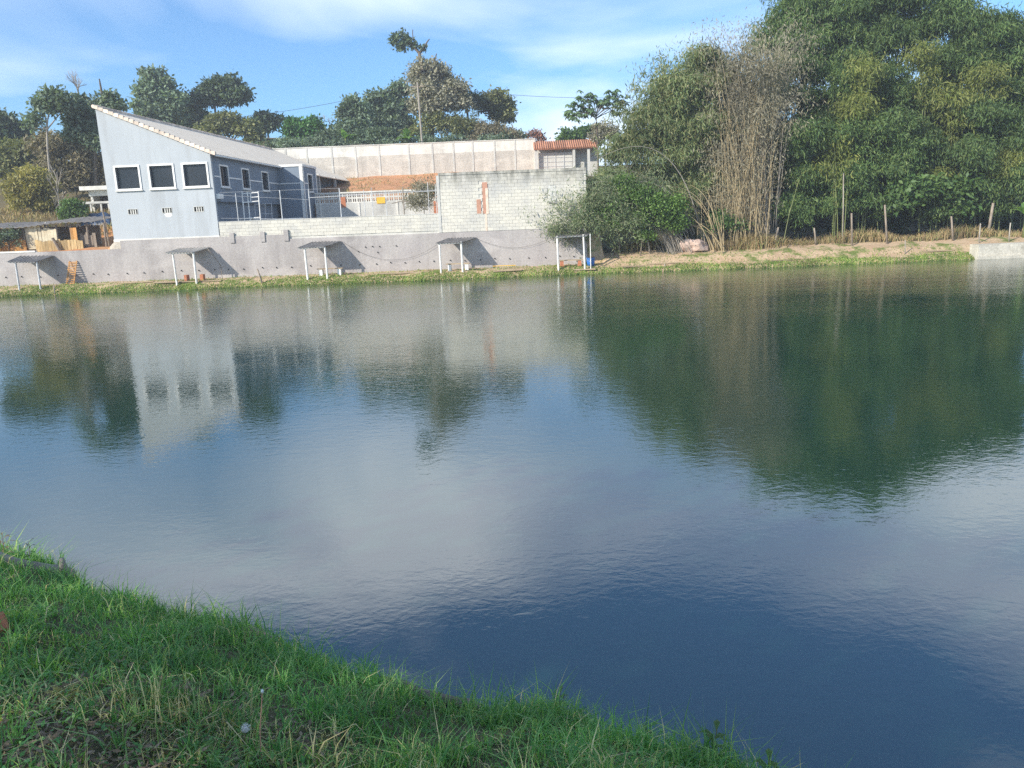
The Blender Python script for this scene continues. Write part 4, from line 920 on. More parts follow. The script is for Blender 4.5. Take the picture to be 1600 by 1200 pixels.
tree('dry_thicket', 'pale grey-olive brush beneath the umbrella-crowned tree', 80, (945, 240), [(945, 205, 18, 12), (960, 215, 14, 14), (930, 220, 14, 10)], 'lf_grey', 8, 12, 0.34, 0.14, 0.25, 'drygrey', 0.06, 'thicket', GU)

# umbrella tree with large star leaves
Yp = 74; ub = P(934, 230, Yp).x
um = tag(empty('umbrella_tree', (ub, Yp, zg(ub, Yp))), 'umbrella-crowned tree with big drooping star leaves against the sky', 'tree'); o = um.location
m = MB(); fk = P(932, 190, Yp)
limb(m, Vector((ub, Yp, o.z - 0.2)), fk, 0.10, 0.08, 0.02, 6, 7)
tips = [(905, 152), (925, 145), (935, 158), (950, 150), (962, 146), (968, 155), (885, 172), (898, 166), (912, 168), (893, 180), (925, 170), (945, 163), (958, 162), (918, 155), (900, 178), (972, 160), (915, 178), (962, 172)]
Cs = []
for tx, ty in tips:
    q = P(tx, ty, Yp + random.uniform(-1.2, 1.2)); limb(m, fk + Vector((0, 0, random.uniform(0, 0.8))), q, 0.045, 0.02, 0.12, 5, 4); Cs.append(q)
m.v = [(a - o.x, b_ - o.y, c - o.z) for a, b_, c in m.v]; m.build('trunk', MT['bark'], um, True)
Vs = []
for q in Cs:
    for st in range(7):
        c0 = np.array(q) + rng.normal(size=3) * 0.3
        k = 8; ang = rng.random() * 6.28 + np.arange(k) * 2 * math.pi / k
        d = unit(np.stack([np.cos(ang), np.sin(ang), np.full(k, -0.75) + rng.normal(size=k) * 0.25], 1))
        s = unit(np.cross(d, np.array([[0, 0, 1.0]])))
        Vs.append(leaf_quads(np.repeat(c0[None], k, 0), d, s, rng.uniform(0.42, 0.7, k), rng.uniform(0.17, 0.26, k)))
Vs = np.concatenate(Vs); link('crown', np_mesh('crown', Vs - np.array(o), [quads(len(Vs) // 4)], MT['lf_papaya']), um)

def banana(label, px, pbase, Y, hgt, n=9, group=None):
    b_ = P(px, pbase, Y); z0 = zg(b_.x, Y)
    r_ = tag(empty('banana_plant', (b_.x, Y, z0)), label, 'banana plant', group); zc = b_.z - z0
    MB().tube([(0, 0, -0.1), (0.05, 0, zc + hgt * 0.35)], [0.16, 0.09], 8).build('stem', MT['culm'], r_, True)
    for k in range(n):
        a = k * 2.4 + random.uniform(-0.3, 0.3); el = random.uniform(0.5, 1.35); L_ = hgt * random.uniform(0.75, 1.05)
        m = MB(); pts = []
        for t in np.linspace(0, 1, 7):
            rr = L_ * t * math.cos(el); z = zc + hgt * 0.3 + L_ * (t * math.sin(el) - 0.75 * t * t * (1.1 - 0.5 * math.sin(el)))
            pts.append(Vector((rr * math.cos(a), rr * math.sin(a), z)))
        sd = Vector((-math.sin(a), math.cos(a), 0)); bb = len(m.v)
        for i, p in enumerate(pts):
            w = hgt * 0.13 * math.sin(min(1, 0.12 + i / 6.3) * math.pi) + 0.01
            m.v += [tuple(p - sd * w + Vector((0, 0, 0.12 * w))), tuple(p), tuple(p + sd * w + Vector((0, 0, 0.12 * w)))]
        for i in range(6):
            q = bb + 3 * i; m.f += [(q, q + 1, q + 4, q + 3), (q + 1, q + 2, q + 5, q + 4)]
        m.build('leaf', MT['lf_banana'], r_)
banana('banana plant just left of the utility pole, behind the upper wall', 636, 228, 83, 2.1, 11)
banana('banana plant left of the pale-trunked tree, behind the upper wall', 540, 226, 84, 2.0, 9)
banana('broad-leaved banana plant at the right edge by the bamboo', 1602, 352, 49.5, 2.0, 8)

# ------------------------------------------------------------------ bamboo on the right
GB = 'bamboo clumps on the right bank'
def culm_curve(a, b_, sag, n=9):
    a = Vector(a); b_ = Vector(b_); ctrl = Vector((a.x * 0.75 + b_.x * 0.25, a.y * 0.75 + b_.y * 0.25, b_.z + sag))
    return [a * (1 - t) ** 2 + ctrl * 2 * t * (1 - t) + b_ * t * t for t in np.linspace(0, 1, n)]
def bamboo(label, base, Y, tips, lobes, leafm, culmm='culm', dens=9, per=32, Ln=0.32, Wd=0.06, plume=0.27, tip_leaves=3, cr=0.04, spread=1.0, name='bamboo_clump', droop=0.95, shell=0.55, sag=1.0, depth=1.0, cat='bamboo', rs=0.85, cover=1.0):
    bx = P(base[0], base[1], Y).x; z0 = zg(bx, Y)
    root = tag(empty(name, (bx, Y, z0)), label, cat, GB); o = np.array(root.location)
    cm = MB(); C, O = [], []
    for tp_ in tips:
        px, py, dy = tp_
        a = Vector((bx + random.gauss(0, 0.45) * spread, Y + random.gauss(0, 0.35) * spread, 0)); a.z = zg(a.x, a.y) - 0.1
        b_ = P(px, py, Y + dy)
        pts = culm_curve(a, b_, sag * random.uniform(0.3, 1.4)); n = len(pts)
        cm.tube([p - Vector(o) for p in pts], [cr * (1 - 0.8 * i / (n - 1)) * random.uniform(0.85, 1.15) for i in range(n)], 5, False)
        for i in range(n):
            t = i / (n - 1)
            if t < 0.42: continue
            for k in range(tip_leaves):
                C.append(np.array(pts[i]) + rng.normal(size=3) * 0.38); O.append(unit(rng.normal(size=(1, 3)))[0])
    LB = []
    for lb in lobes:
        px, py, rx, ry = lb[:4]; dy = lb[4] if len(lb) > 4 else 0
        s = (Y + dy) / FPX; LB.append((P(px, py, Y + dy), (rx * s, min(rx, ry) * s * depth, ry * s)))
    if LB:
        c2, o2 = lobe_points(clumps(LB, rs, cover), dens * 0.42, shell=0.9); C += list(c2); O += list(o2)
    if C:
        Vx = leaf_cloud(np.array(C), np.array(O), plume, per, Ln, Wd, droop, 0.35, 0.2)
        link('foliage', np_mesh('foliage', Vx - o, [quads(len(Vx) // 4)], MT[leafm]), root)
    if cm.v: tag(cm.build('culms', MT[culmm], root, True), kind='stuff')
    return root
def rtips(n, x0, x1, y0, y1, dy=1.5): return [(random.uniform(x0, x1), random.uniform(y0, y1), random.uniform(-dy, dy)) for _ in range(n)]
bamboo('tall dark green bamboo mass behind the dry straw-coloured clump', (1240, 360), 56, rtips(10, 1170, 1330, -20, 90),
       [(1220, 60, 45, 35), (1260, 25, 50, 40), (1290, 80, 55, 50), (1250, 140, 60, 60), (1290, 210, 60, 60), (1240, 280, 60, 50), (1310, 290, 45, 50)], 'lf_bamboo', dens=5.5)
bamboo('tallest deep green bamboo clump in the middle of the right-hand grove', (1360, 360), 55, rtips(10, 1300, 1470, -60, 40),
       [(1340, 10, 60, 45), (1410, 0, 60, 50), (1380, 70, 60, 55), (1350, 150, 60, 65), (1400, 190, 60, 65), (1360, 260, 60, 60), (1420, 290, 55, 45), (1350, 315, 45, 30)], 'lf_bamboo', dens=5.5)
bamboo('deep green bamboo clump toward the right edge of the photo', (1490, 355), 54.5, rtips(9, 1440, 1590, -20, 70),
       [(1470, 40, 55, 45), (1530, 60, 50, 45), (1490, 120, 60, 55), (1560, 130, 50, 60), (1480, 200, 60, 60), (1540, 220, 50, 60), (1470, 280, 50, 50), (1530, 295, 40, 40)], 'lf_bamboo', dens=5.5)
bamboo('dark bamboo clump cut by the right edge of the photo', (1610, 350), 54, rtips(12, 1560, 1660, 20, 90),
       [(1600, 90, 45, 50), (1620, 170, 50, 60), (1610, 250, 40, 40)], 'lf_bamboo', dens=5.5)
# plumes hanging out of the mass, sunlight put into leaf colour, one plant each
k = 0
plab = ['upper left of the grove', 'below the grove top', 'centre of the grove', 'right of the grove centre', 'low in the grove above the leaning post', 'low right near the banana plant', 'left of the grove above the fence', 'middle left of the grove']
for (px, py, rx, ry, bx_) in ((1350, 105, 26, 22, 1345), (1440, 90, 28, 22, 1440), (1480, 165, 34, 28, 1475), (1535, 125, 32, 22, 1530), (1460, 285, 42, 28, 1455), (1568, 260, 32, 34, 1560), (1300, 230, 34, 26, 1310), (1345, 175, 34, 26, 1340)):
    bamboo('arching bamboo plume with sunlight put into its yellow-green colour, ' + plab[k], (bx_, 360), 52.4, rtips(2, px - rx * 0.8, px + rx * 0.8, py - ry * 0.4, py + ry * 0.6, 0.6), [(px, py, rx, ry, -0.5), (px + rx * 0.5, py + ry, rx * 0.6, ry * 0.6, -0.4)], 'lf_bamboo_sunlit', dens=6, per=22, spread=0.5, shell=0.8, depth=0.8); k += 1
bamboo('big-leaved bright shrub at the foot of the green bamboo', (1430, 350), 51.2, [], [(1400, 318, 26, 18), (1440, 305, 34, 22), (1480, 300, 26, 22), (1420, 290, 26, 18), (1500, 318, 20, 16)], 'lf_mid', dens=9, per=14, Ln=0.36, Wd=0.16, name='leafy_shrub', droop=0.4, cat='shrub')
bamboo('slender pale culms standing in front of the dark bamboo by the fence', (1310, 350), 51, rtips(5, 1285, 1335, 215, 290, 0.6), [(1300, 262, 30, 14)], 'lf_bamboo_sunlit', dens=5, per=16, cr=0.03, tip_leaves=1, sag=0.3)
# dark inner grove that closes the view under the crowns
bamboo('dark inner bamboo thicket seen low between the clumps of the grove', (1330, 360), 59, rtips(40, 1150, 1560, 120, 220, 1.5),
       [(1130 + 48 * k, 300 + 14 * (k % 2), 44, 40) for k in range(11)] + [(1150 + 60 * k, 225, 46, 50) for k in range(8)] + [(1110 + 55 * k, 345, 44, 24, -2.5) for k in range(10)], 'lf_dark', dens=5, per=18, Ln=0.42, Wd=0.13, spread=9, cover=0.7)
bamboo('shaded bamboo filling in behind the straw-coloured clump', (1140, 365), 54.5, rtips(20, 1080, 1200, 80, 160, 1.0),
       [(1110, 130, 40, 40), (1150, 200, 45, 50), (1100, 250, 40, 50), (1190, 260, 45, 60), (1140, 310, 45, 40)], 'lf_bamboo_o', dens=6, per=20)
bamboo('curtain of mid-green bamboo foliage hanging low behind the fence', (1400, 355), 52.0, [],
       [(1235, 330, 34, 26), (1265, 285, 36, 36), (1300, 325, 36, 26), (1335, 285, 38, 34), (1365, 325, 38, 26), (1400, 260, 40, 36), (1390, 200, 36, 34), (1440, 230, 38, 34), (1500, 250, 38, 36), (1525, 300, 36, 30), (1560, 325, 34, 20), (1470, 330, 34, 18), (1320, 225, 36, 34), (1260, 225, 34, 36), (1530, 190, 36, 34), (1590, 290, 34, 36), (1590, 210, 34, 36)], 'lf_bamboo', dens=6, per=32, Ln=0.30, Wd=0.065, spread=8)
# dry clump
bamboo('dry straw-coloured bamboo clump with bare upright stems', (1158, 378), 50.5, rtips(60, 1095, 1255, 60, 240, 1.6), [(1160, 120, 40, 45), (1200, 120, 40, 50), (1180, 190, 45, 55)], 'lf_dry', 'dryculm', dens=2.2, per=13, Ln=0.26, Wd=0.045, plume=0.35, tip_leaves=1, cr=0.019, spread=1.5, sag=0.5)
bamboo('leaning lower straw stems massed at the foot of the dry clump', (1160, 378), 50.0, rtips(110, 1085, 1225, 170, 330, 1.0), [], 'lf_dry', 'dryculm', per=5, Ln=0.26, Wd=0.04, plume=0.3, tip_leaves=1, cr=0.017, spread=1.7, sag=0.3)
bamboo('fine grey leafless bamboo sprays above the dry clump', (1180, 375), 51.5, rtips(70, 1070, 1280, 35, 150, 2.0), [], 'lf_dry', 'drygrey', per=7, Ln=0.24, Wd=0.04, plume=0.4, tip_leaves=2, cr=0.018, sag=0.2, spread=1.6)
# olive feathery clump to the left
bamboo('feathery olive-green bamboo leaning left toward the block wall', (1075, 375), 52.5, rtips(34, 965, 1130, 95, 200, 1.5),
       [(1010, 190, 40, 30), (1060, 160, 45, 40), (980, 240, 45, 35), (1040, 240, 60, 50), (1090, 210, 45, 50), (960, 290, 35, 35), (1020, 300, 55, 40), (1080, 290, 45, 45), (1110, 140, 35, 35), (1100, 95, 25, 25), (1000, 345, 45, 26, -1.5), (1060, 345, 40, 26, -1.5), (940, 315, 36, 26, -1.5), (975, 355, 36, 18, -2)], 'lf_bamboo_o', dens=5.2, per=24, shell=0.75, Ln=0.36, Wd=0.06)
bamboo('light feathery bamboo tips reaching up against the sky', (1080, 375), 53.5, rtips(26, 990, 1140, 70, 140, 1.0), [], 'lf_bamboo_o', 'culm', per=9, tip_leaves=3, cr=0.02, Ln=0.3, Wd=0.05, plume=0.35)
bamboo('grey-green bamboo spray drooping over the block wall and last shelter', (1060, 370), 49.2, rtips(80, 842, 960, 305, 380, 1.0), [(905, 348, 34, 20, -0.9), (930, 318, 34, 28, -0.6), (965, 340, 44, 34, -0.3), (872, 362, 28, 14, -1.1), (940, 355, 40, 16, -0.8)], 'lf_bamboo_g', 'palebark', dens=5.5, per=22, Ln=0.24, Wd=0.04, plume=0.28, tip_leaves=3, cr=0.016, sag=3.0, droop=0.5, rs=0.6, cover=1.1)
for tipx, tipy, bx_, sg, lab in ((862, 352, 1075, 2.2, 'lowest'), (905, 318, 1085, 3.2, 'middle'), (935, 248, 1095, 2.6, 'highest')):
    A_ = P(bx_, 365, 49.6); B_ = P(tipx, tipy, 48.2); pts = culm_curve(A_, B_, sg, 14)
    tag(MB().tube(pts, [0.03 - 0.0015 * i for i in range(14)], 5).build('arching_cane', MT['palebark']), lab + ' of the pale canes arching out of the bamboo toward the block wall', 'cane', 'arching canes')
bamboo('fallen straw bamboo canes lying fanwise left of the dry clump', (1118, 378), 49.2, rtips(26, 1040, 1125, 285, 350, 0.8), [], 'lf_dry', 'dryculm', cr=0.03, tip_leaves=0, per=4, sag=-0.2)
tree('creeper_bush', 'bright green creeper hanging at the foot of the olive bamboo', 48.6, (1000, 385), [(960, 330, 24, 18), (990, 310, 24, 22), (1020, 325, 26, 22), (950, 348, 20, 10), (1040, 345, 22, 18), (1000, 345, 24, 16), (975, 290, 14, 14), (1055, 325, 14, 20), (1010, 366, 14, 10), (1060, 352, 16, 16)], 'lf_bright', 14, 12, 0.17, 0.11, 0.2, 'bark', 0.05, 'creeper', shell=0.85, droop=0.7)
tree('creeper_bush', 'green leafy bush at the base of the straw-coloured clump', 49.8, (1130, 385), [(1130, 345, 20, 14), (1115, 358, 14, 10), (1150, 352, 14, 10)], 'lf_mid', 10, 12, 0.2, 0.12, 0.18, 'bark', 0.05, 'bush', shell=0.85, droop=0.6)
tree('dry_bush', 'grey leafless-looking bush in the courtyard by the block wall', 56, (662, 340), [(662, 300, 22, 16), (650, 312, 16, 12), (676, 308, 12, 18), (662, 322, 22, 12)], 'lf_grey', 5, 8, 0.24, 0.06, 0.25, 'drygrey', 0.05, 'bush', shell=0.9, twigs=26)

# dry undergrowth at the foot of the bamboo (uncountable stems)
def blades(pts, h, w, lean, mat, name, rg=rng, seg=2):
    n = len(pts); ang = rg.random(n) * 2 * math.pi
    side = np.stack([np.cos(ang), np.sin(ang), np.zeros(n)], 1); la = rg.random(n) * 2 * math.pi
    ld = np.stack([np.cos(la), np.sin(la), np.zeros(n)], 1) * (lean * rg.random(n))[:, None]
    h = h[:, None]; w = np.broadcast_to(w, (n,))[:, None]
    up = np.array([[0, 0, 1.0]])
    m1 = pts + (up * 0.55 + ld * 0.30) * h; tp_ = pts + (up * (1 - 0.35 * lean * rg.random((n, 1))) + ld) * h
    V = np.stack([pts - side * w, pts + side * w, m1 + side * w * 0.8, m1 - side * w * 0.8, tp_], 1).reshape(-1, 3)
    b_ = np.arange(n)[:, None] * 5
    return np_mesh(name, V, [b_ + np.array([[0, 1, 2, 3]]), b_ + np.array([[3, 2, 4]])], MT[mat])
n = 7000
ux = rng.uniform(7, 36, n); uy = rng.uniform(49.6, 52.5, n)
ux = np.concatenate([ux, rng.normal(15.0, 1.3, 3500)]); uy = np.concatenate([uy, rng.normal(49.7, 0.35, 3500)])
uz = zt(ux, uy) - 0.03; hh = rng.uniform(0.25, 0.9, len(ux)) * (0.8 + 0.35 * np.sin(ux * 0.9))
um_ = blades(np.stack([ux, uy, uz], 1), hh, 0.022, 0.9, 'lf_scrub', 'undergrowth')
tag(link('undergrowth', um_), 'brown dry undergrowth tangled behind the fence posts', 'undergrowth', kind='stuff')
n = 6000; ux = rng.uniform(-40, -25, n); uy = rng.uniform(55, 66, n)
tag(link('undergrowth', blades(np.stack([ux, uy, zt(ux, uy) - 0.03], 1), rng.uniform(0.2, 0.6, n), 0.03, 0.9, 'lf_scrub', 'undergrowth')), 'dry weeds on the slope left of the house', 'undergrowth', kind='stuff')

n = 2200; ux = rng.uniform(-16, 4, n); uy = 63 + 16 * rng.random(n); k = vn(ux, uy, 0.8, 2) > -0.1; ux, uy = ux[k], uy[k]
tag(link('slope_weeds', blades(np.stack([ux, uy, zt(ux, uy) - 0.02], 1), rng.uniform(0.12, 0.4, len(ux)), 0.03, 1.0, 'lf_scrub', 'slope_weeds')), 'sparse dry weeds on the orange earth slope', 'weeds', kind='stuff')
# far bank grass
n = 70000; ux = rng.uniform(-46, 46, n); e = rng.random(n) ** 1.5 * 2.0
uy = sh_far(ux) - 0.03 + e
pat = vn(ux, uy * 3, 0.8, 1) + 0.5 * vn(ux, uy * 2, 2.1, 4)
keep = (e < 0.75 + 0.4 * pat) | (rng.random(n) < 0.16)
keep &= ~((ux > 28.2) & (e < 2.2))
ux, uy = ux[keep], uy[keep]
tag(link('bank_grass', blades(np.stack([ux, uy, zt(ux, uy) - 0.01], 1), rng.uniform(0.05, 0.15, len(ux)), 0.02, 1.0, 'grass_far', 'bank_grass')), 'short sunlit grass along the far water edge', 'grass', kind='stuff')

# ------------------------------------------------------------------ right bank objects
def fpost(label, bx_, by_, tx_, ty_, Y, r_=0.07, mat='weathered'):
    t_ = P(tx_, ty_, Y); b_ = P(bx_, by_, Y); z0 = zg(b_.x, Y)
    e_ = empty('fence_post', (b_.x, Y, z0)); tag(e_, label, 'post', 'fence posts on the right bank')
    pts = [Vector((0, 0, -0.2)), Vector(((t_.x - b_.x) * 0.5 + random.uniform(-.02, .02), 0, (t_.z - z0) * 0.5)), Vector((t_.x - b_.x, 0, t_.z - z0))]
    MB().tube(pts, [r_ * 1.1, r_, r_ * 0.9], 7).build('stake', MT[mat], e_, True)
fpost('short weathered post leaning right beside the straw clump', 1210, 386, 1216, 355, 49.6, 0.06)
fpost('short upright weathered post, next right of the leaning one', 1275, 385, 1272, 356, 49.6, 0.055)
fpost('straight grey post with a tall pale neighbour cane', 1331.5, 382, 1330.5, 333, 49.2, 0.06)
fpost('tallest weathered post, tilting left in mid fence', 1387, 372, 1382.5, 320, 49.4, 0.062)
fpost('dark weathered post under the big-leaved shrub', 1490, 372, 1486.5, 338, 49.4, 0.062)
fpost('thick post leaning right near the banana leaf', 1545, 352, 1552, 317, 50.6, 0.09)
fpost('thin pale stake left above the concrete platform', 1530, 371, 1532, 349, 48.6, 0.04, 'palebark')
fpost('thin pale stake right above the concrete platform', 1577, 373, 1579, 348, 48.6, 0.04, 'palebark')
fpost('slim pale cane standing against the dark bamboo', 1317, 372, 1318, 270, 50.0, 0.035, 'palebark')
fpost('thin stake at the creeper, left of the pink boulder', 1016, 398, 1009, 366, 49.0, 0.045, 'palebark')
fpost('thin stake just right of the pink boulder', 1103, 392, 1099, 362, 49.0, 0.035)
fpost('thin stake behind the blue bucket', 968, 392, 967, 370, 49.4, 0.04)
fpost('tiny stake in the bank below the boulder', 1038, 428, 1038.5, 412, 46.9, 0.03, 'palebark')
fpost('tiny stake on the bare earth of the right bank', 1415, 388, 1414.5, 375, 47.6, 0.03, 'palebark')
fpost('tiny pale stake at the water left of the ladder', 86, 462, 84, 446, 46.5, 0.035, 'palebark')
fpost('dark crooked stake leaning on the bank under the parapet', 411, 445, 402, 420, 46.9, 0.05)
# boulder
import mathutils
rk = P(1083, 391, 49.3); rz0 = zg(rk.x, 49.3)
import bmesh
bm = bmesh.new(); bmesh.ops.create_icosphere(bm, subdivisions=3, radius=1.0)
for v in bm.verts:
    nz = mathutils.noise.noise(v.co * 1.3 + Vector((3, 1, 2))) * 0.45 + mathutils.noise.noise(v.co * 3.5) * 0.14
    v.co *= (1 + nz); v.co.z = max(v.co.z, -0.4)
    v.co.x *= 0.78; v.co.y *= 0.6; v.co.z *= 0.62; v.co.x += 0.15 * v.co.z
me = bpy.data.meshes.new('boulder'); bm.to_mesh(me); bm.free(); me.materials.append(MT['rock'])
bo = link('boulder', me); bo.location = (rk.x, 49.3, rz0 + 0.2); tag(bo, 'pinkish angular boulder at the foot of the bamboo', 'boulder')
# concrete platform
cp0 = P(1530, 379, 46.3); cpl = tag(empty('concrete_platform', (cp0.x, 46.3, 0)), 'pale stained concrete platform at the right water edge', 'platform')
MB().box(0, 9, 0, 0.9, -0.8, 0.86).build('slab', MT['platform'], cpl)
MB().box(-0.12, 9, -0.18, -0.003, -0.8, 0.16).build('footing', MT['platform'], cpl)
# planks / boards lying on the far bank
k = 0
blabs = ['between the ladder and the sagging shelter', 'at the foot of the sagging shelter', 'left of the block wall shelter', 'in front of the tall block wall', 'in front of the last shelter', 'just right of the last shelter', 'below the pink boulder', 'lying in the grass below the dry clump', 'on the bare earth of the right bank']
for (xa_, ya_, xb2, yb2, Y, w) in ((150, 441, 240, 437, 47.3, 0.2), (240, 438, 345, 432, 47.2, 0.22), (590, 428, 670, 424, 47.2, 0.25), (770, 417, 815, 414, 47.1, 0.3), (895, 412, 930, 408, 47.0, 0.35), (972, 411, 1008, 407, 47.2, 0.3), (1010, 408, 1066, 403, 47.4, 0.18), (1205, 409, 1238, 405, 46.9, 0.1), (1420, 384, 1490, 381, 47.9, 0.2)):
    a, c = P(xa_, ya_, Y), P(xb2, yb2, Y); dx = c.x - a.x
    e_ = empty('bank_plank', ((a.x + c.x) / 2, Y, zg((a.x + c.x) / 2, Y) + 0.03)); tag(e_, 'weathered plank ' + blabs[k], 'plank', 'planks on the far bank')
    bo = MB().box(-dx / 2, dx / 2, -w / 2, w / 2, 0, 0.05).build('board', MT['board'], e_); bo.rotation_euler = (0.05, random.uniform(-0.012, 0.012), random.uniform(-0.03, 0.03)); k += 1
yp = P(785, 416, 47.3); tag(MB().tube([P(770, 416, 47.3), P(806, 414.5, 47.3)], 0.025, 5).build('yellow_hose', MT['yellow']), 'short yellow pipe lying at the foot of the block wall', 'pipe')

# ------------------------------------------------------------------ near bank: grass, logs, weeds
def near_pts(n, x0=-11, x1=3.2, dmax=6.5):
    x = rng.uniform(x0, x1, n); d = rng.random(n) * dmax - 0.10
    y = sh_near(x) - d / 0.87
    ok = (y > 0.9) & (y < 12) & (np.abs(x) < 0.80 * y + 0.5)
    return x[ok], y[ok], d[ok]
def on_bank(px, py):     # where a pixel's ray meets the near bank
    d_ = ray(px, py)
    for t in np.arange(0.8, 14, 0.01):
        p = Vector((0, 0, CAMH)) + d_ * t
        if p.z <= max(zg(p.x, p.y), 0.0):
            p.y = min(p.y, float(sh_near(p.x)) - 0.03); p.z = zg(p.x, p.y); return p
    return Vector((0, 0, CAMH)) + d_ * 6
LOGS = (((-40, 880), (125, 914), 0.06, 0.055, 'palebark', 'grey log lying in the grass at the left water edge', -0.02, 0.05),
        ((600, 1052), (755, 1092), 0.04, 0.035, 'weathered', 'long wet pole along the near water edge', 0.10, 0.0),
        ((385, 985), (500, 1018), 0.032, 0.026, 'weathered', 'thin pole half hidden in the water edge grass', 0.05, 0.0))
SEG = [(on_bank(*a), on_bank(*b_)) for a, b_, *_ in LOGS]
def clear_logs(x, y):
    k = np.ones(len(x), bool)
    for A, B in SEG:
        dx, dy = B.x - A.x, B.y - A.y; t = np.clip(((x - A.x) * dx + (y - A.y) * dy) / (dx * dx + dy * dy), 0, 1)
        dist = np.hypot(x - A.x - t * dx, y - A.y - t * dy); front = y < A.y + t * dy
        k &= dist > np.where(front, 0.16, 0.05)
    return k
x, y, d = near_pts(260000)
z = zt(x, y)
dry = vn(x * 1.0 + 5, y, 1.6, 2) + 0.6 * vn(x, y, 4.3, 1)
tuft = vn(x, y, 6.1, 3) + 0.7 * vn(x, y, 11.0, 8) + 0.6 * vn(x, y, 2.3, 4)
bare = ((x < -1.3) & (y < 3.3) & (dry > -0.3)) | (dry > 1.05)
kp = ~(bare & (rng.random(len(x)) < 0.6))
kp &= rng.random(len(x)) < np.clip(1.3 - 0.09 * y, 0.45, 1) * np.clip(0.75 + 0.35 * tuft, 0.3, 1)
kp &= clear_logs(x, y)
x, y, z, d, dry, tuft = x[kp], y[kp], z[kp], d[kp], dry[kp], tuft[kp]
hh = (0.05 + 0.11 * rng.random(len(x)) ** 1.7) * np.clip(1 + 0.38 * tuft, 0.45, 1.9) * np.where(d < 0.4, 1.35, 1.0)
hh = np.where((x < -1.3) & (y < 3.3), hh * 0.65, hh)
isd = rng.random(len(x)) < np.clip(0.04 + 0.12 * (dry > 0.45) + 0.36 * ((x < -0.9) & (y < 3.7) & (dry > -0.6)), 0, 1)
yel = (~isd) & (rng.random(len(x)) < np.clip(0.22 + 0.3 * vn(x, y, 1.1, 9), 0.03, 0.6))
pts = np.stack([x, y, z - 0.01], 1); wd = rng.uniform(0.0020, 0.0056, len(x))
gm = (~isd) & (~yel)
tag(link('near_grass', blades(pts[gm], hh[gm], wd[gm], 1.5, 'grass_near', 'near_grass')), 'thick dark green grass covering the near bank', 'grass', kind='stuff')
tag(link('light_grass', blades(pts[yel], hh[yel] * 1.05, wd[yel], 1.5, 'grass_light', 'light_grass')), 'lighter yellow-green blades mixed through the near bank grass', 'grass', kind='stuff')
tag(link('dry_grass', blades(pts[isd], hh[isd] * 1.1, wd[isd], 1.7, 'grass_dry', 'dry_grass')), 'dry straw blades scattered in the near bank grass', 'grass', kind='stuff')
# coarser arching tussocks: many tufts of long blades
tx, ty, td = near_pts(2300); k = clear_logs(tx, ty); tx, ty, td = tx[k], ty[k], td[k]
nb_ = 16; x = np.repeat(tx, nb_) + rng.normal(size=len(tx) * nb_) * 0.022; y = np.repeat(ty, nb_) + rng.normal(size=len(tx) * nb_) * 0.022
hb = np.repeat(rng.uniform(0.09, 0.24, len(tx)) * np.where(td < 0.5, 1.35, 1.0), nb_) * rng.uniform(0.6, 1.1, len(x))
tag(link('tussock_grass', blades(np.stack([x, y, zt(x, y) - 0.01], 1), hb, rng.uniform(0.0025, 0.0055, len(x)), 1.6, 'grass_near', 'tussock_grass')), 'coarse arching grass tussocks on the near bank', 'grass', kind='stuff')
n = 5200; x = rng.normal(-2.2, 0.8, n); y = rng.normal(2.9, 0.55, n); k = (y > 1.6) & (sh_near(x) - y > 0.8) & (vn(x, y, 2.4, 6) > -0.35); x, y = x[k], y[k]; n = len(x)
a = rng.random(n) * 6.28; dd = unit(np.stack([np.cos(a), np.sin(a), rng.uniform(-0.15, 0.35, n)], 1)); ss = unit(np.cross(dd, unit(np.array([[0, 0, 1.0]]) + 0.5 * rng.normal(size=(n, 3)))))
Vx = leaf_quads(np.stack([x, y, zt(x, y) + rng.uniform(0.005, 0.045, n)], 1), dd, ss, rng.uniform(0.02, 0.07, n), rng.uniform(0.006, 0.022, n))
tag(link('leaf_litter', np_mesh('leaf_litter', Vx, [quads(n)], MT['lf_litter'])), 'brown dead leaf litter in the worn patch at lower left', 'litter', kind='stuff')
tx = rng.normal(-0.35, 0.42, 75); ty = rng.uniform(2.35, 2.95, 75); nb_ = 22
x = np.repeat(tx, nb_) + rng.normal(size=75 * nb_) * 0.025; y = np.repeat(ty, nb_) + rng.normal(size=75 * nb_) * 0.025
tag(link('pale_tussocks', blades(np.stack([x, y, zt(x, y) - 0.01], 1), rng.uniform(0.10, 0.24, len(x)), rng.uniform(0.002, 0.0045, len(x)), 1.3, 'grass_light', 'pale_tussocks')), 'pale yellow-green grass tussocks at the bottom middle of the bank', 'grass', kind='stuff')
x, y, d = near_pts(900, dmax=0.35)
tag(link('edge_stalks', blades(np.stack([x, y, zt(x, y) - 0.01], 1), rng.uniform(0.16, 0.42, len(x)), 0.003, 1.0, 'grass_light', 'edge_stalks')), 'tall uneven grass stalks hanging over the near water edge', 'grass', kind='stuff')
x, y, d = near_pts(420); x2 = rng.normal(0.05, 0.35, 330); y2 = rng.uniform(2.2, 3.0, 330); x3 = rng.normal(-1.9, 0.18, 40); y3 = rng.normal(3.5, 0.1, 40)
x = np.concatenate([x, x2, x3]); y = np.concatenate([y, y2, y3]); z = zt(x, y)
tag(link('seed_stalks', blades(np.stack([x, y, z - 0.01], 1), rng.uniform(0.15, 0.36, len(x)), 0.0022, 0.7, 'grass_dry', 'seed_stalks')), 'straw-coloured seed stalks standing above the near grass', 'grass', kind='stuff')
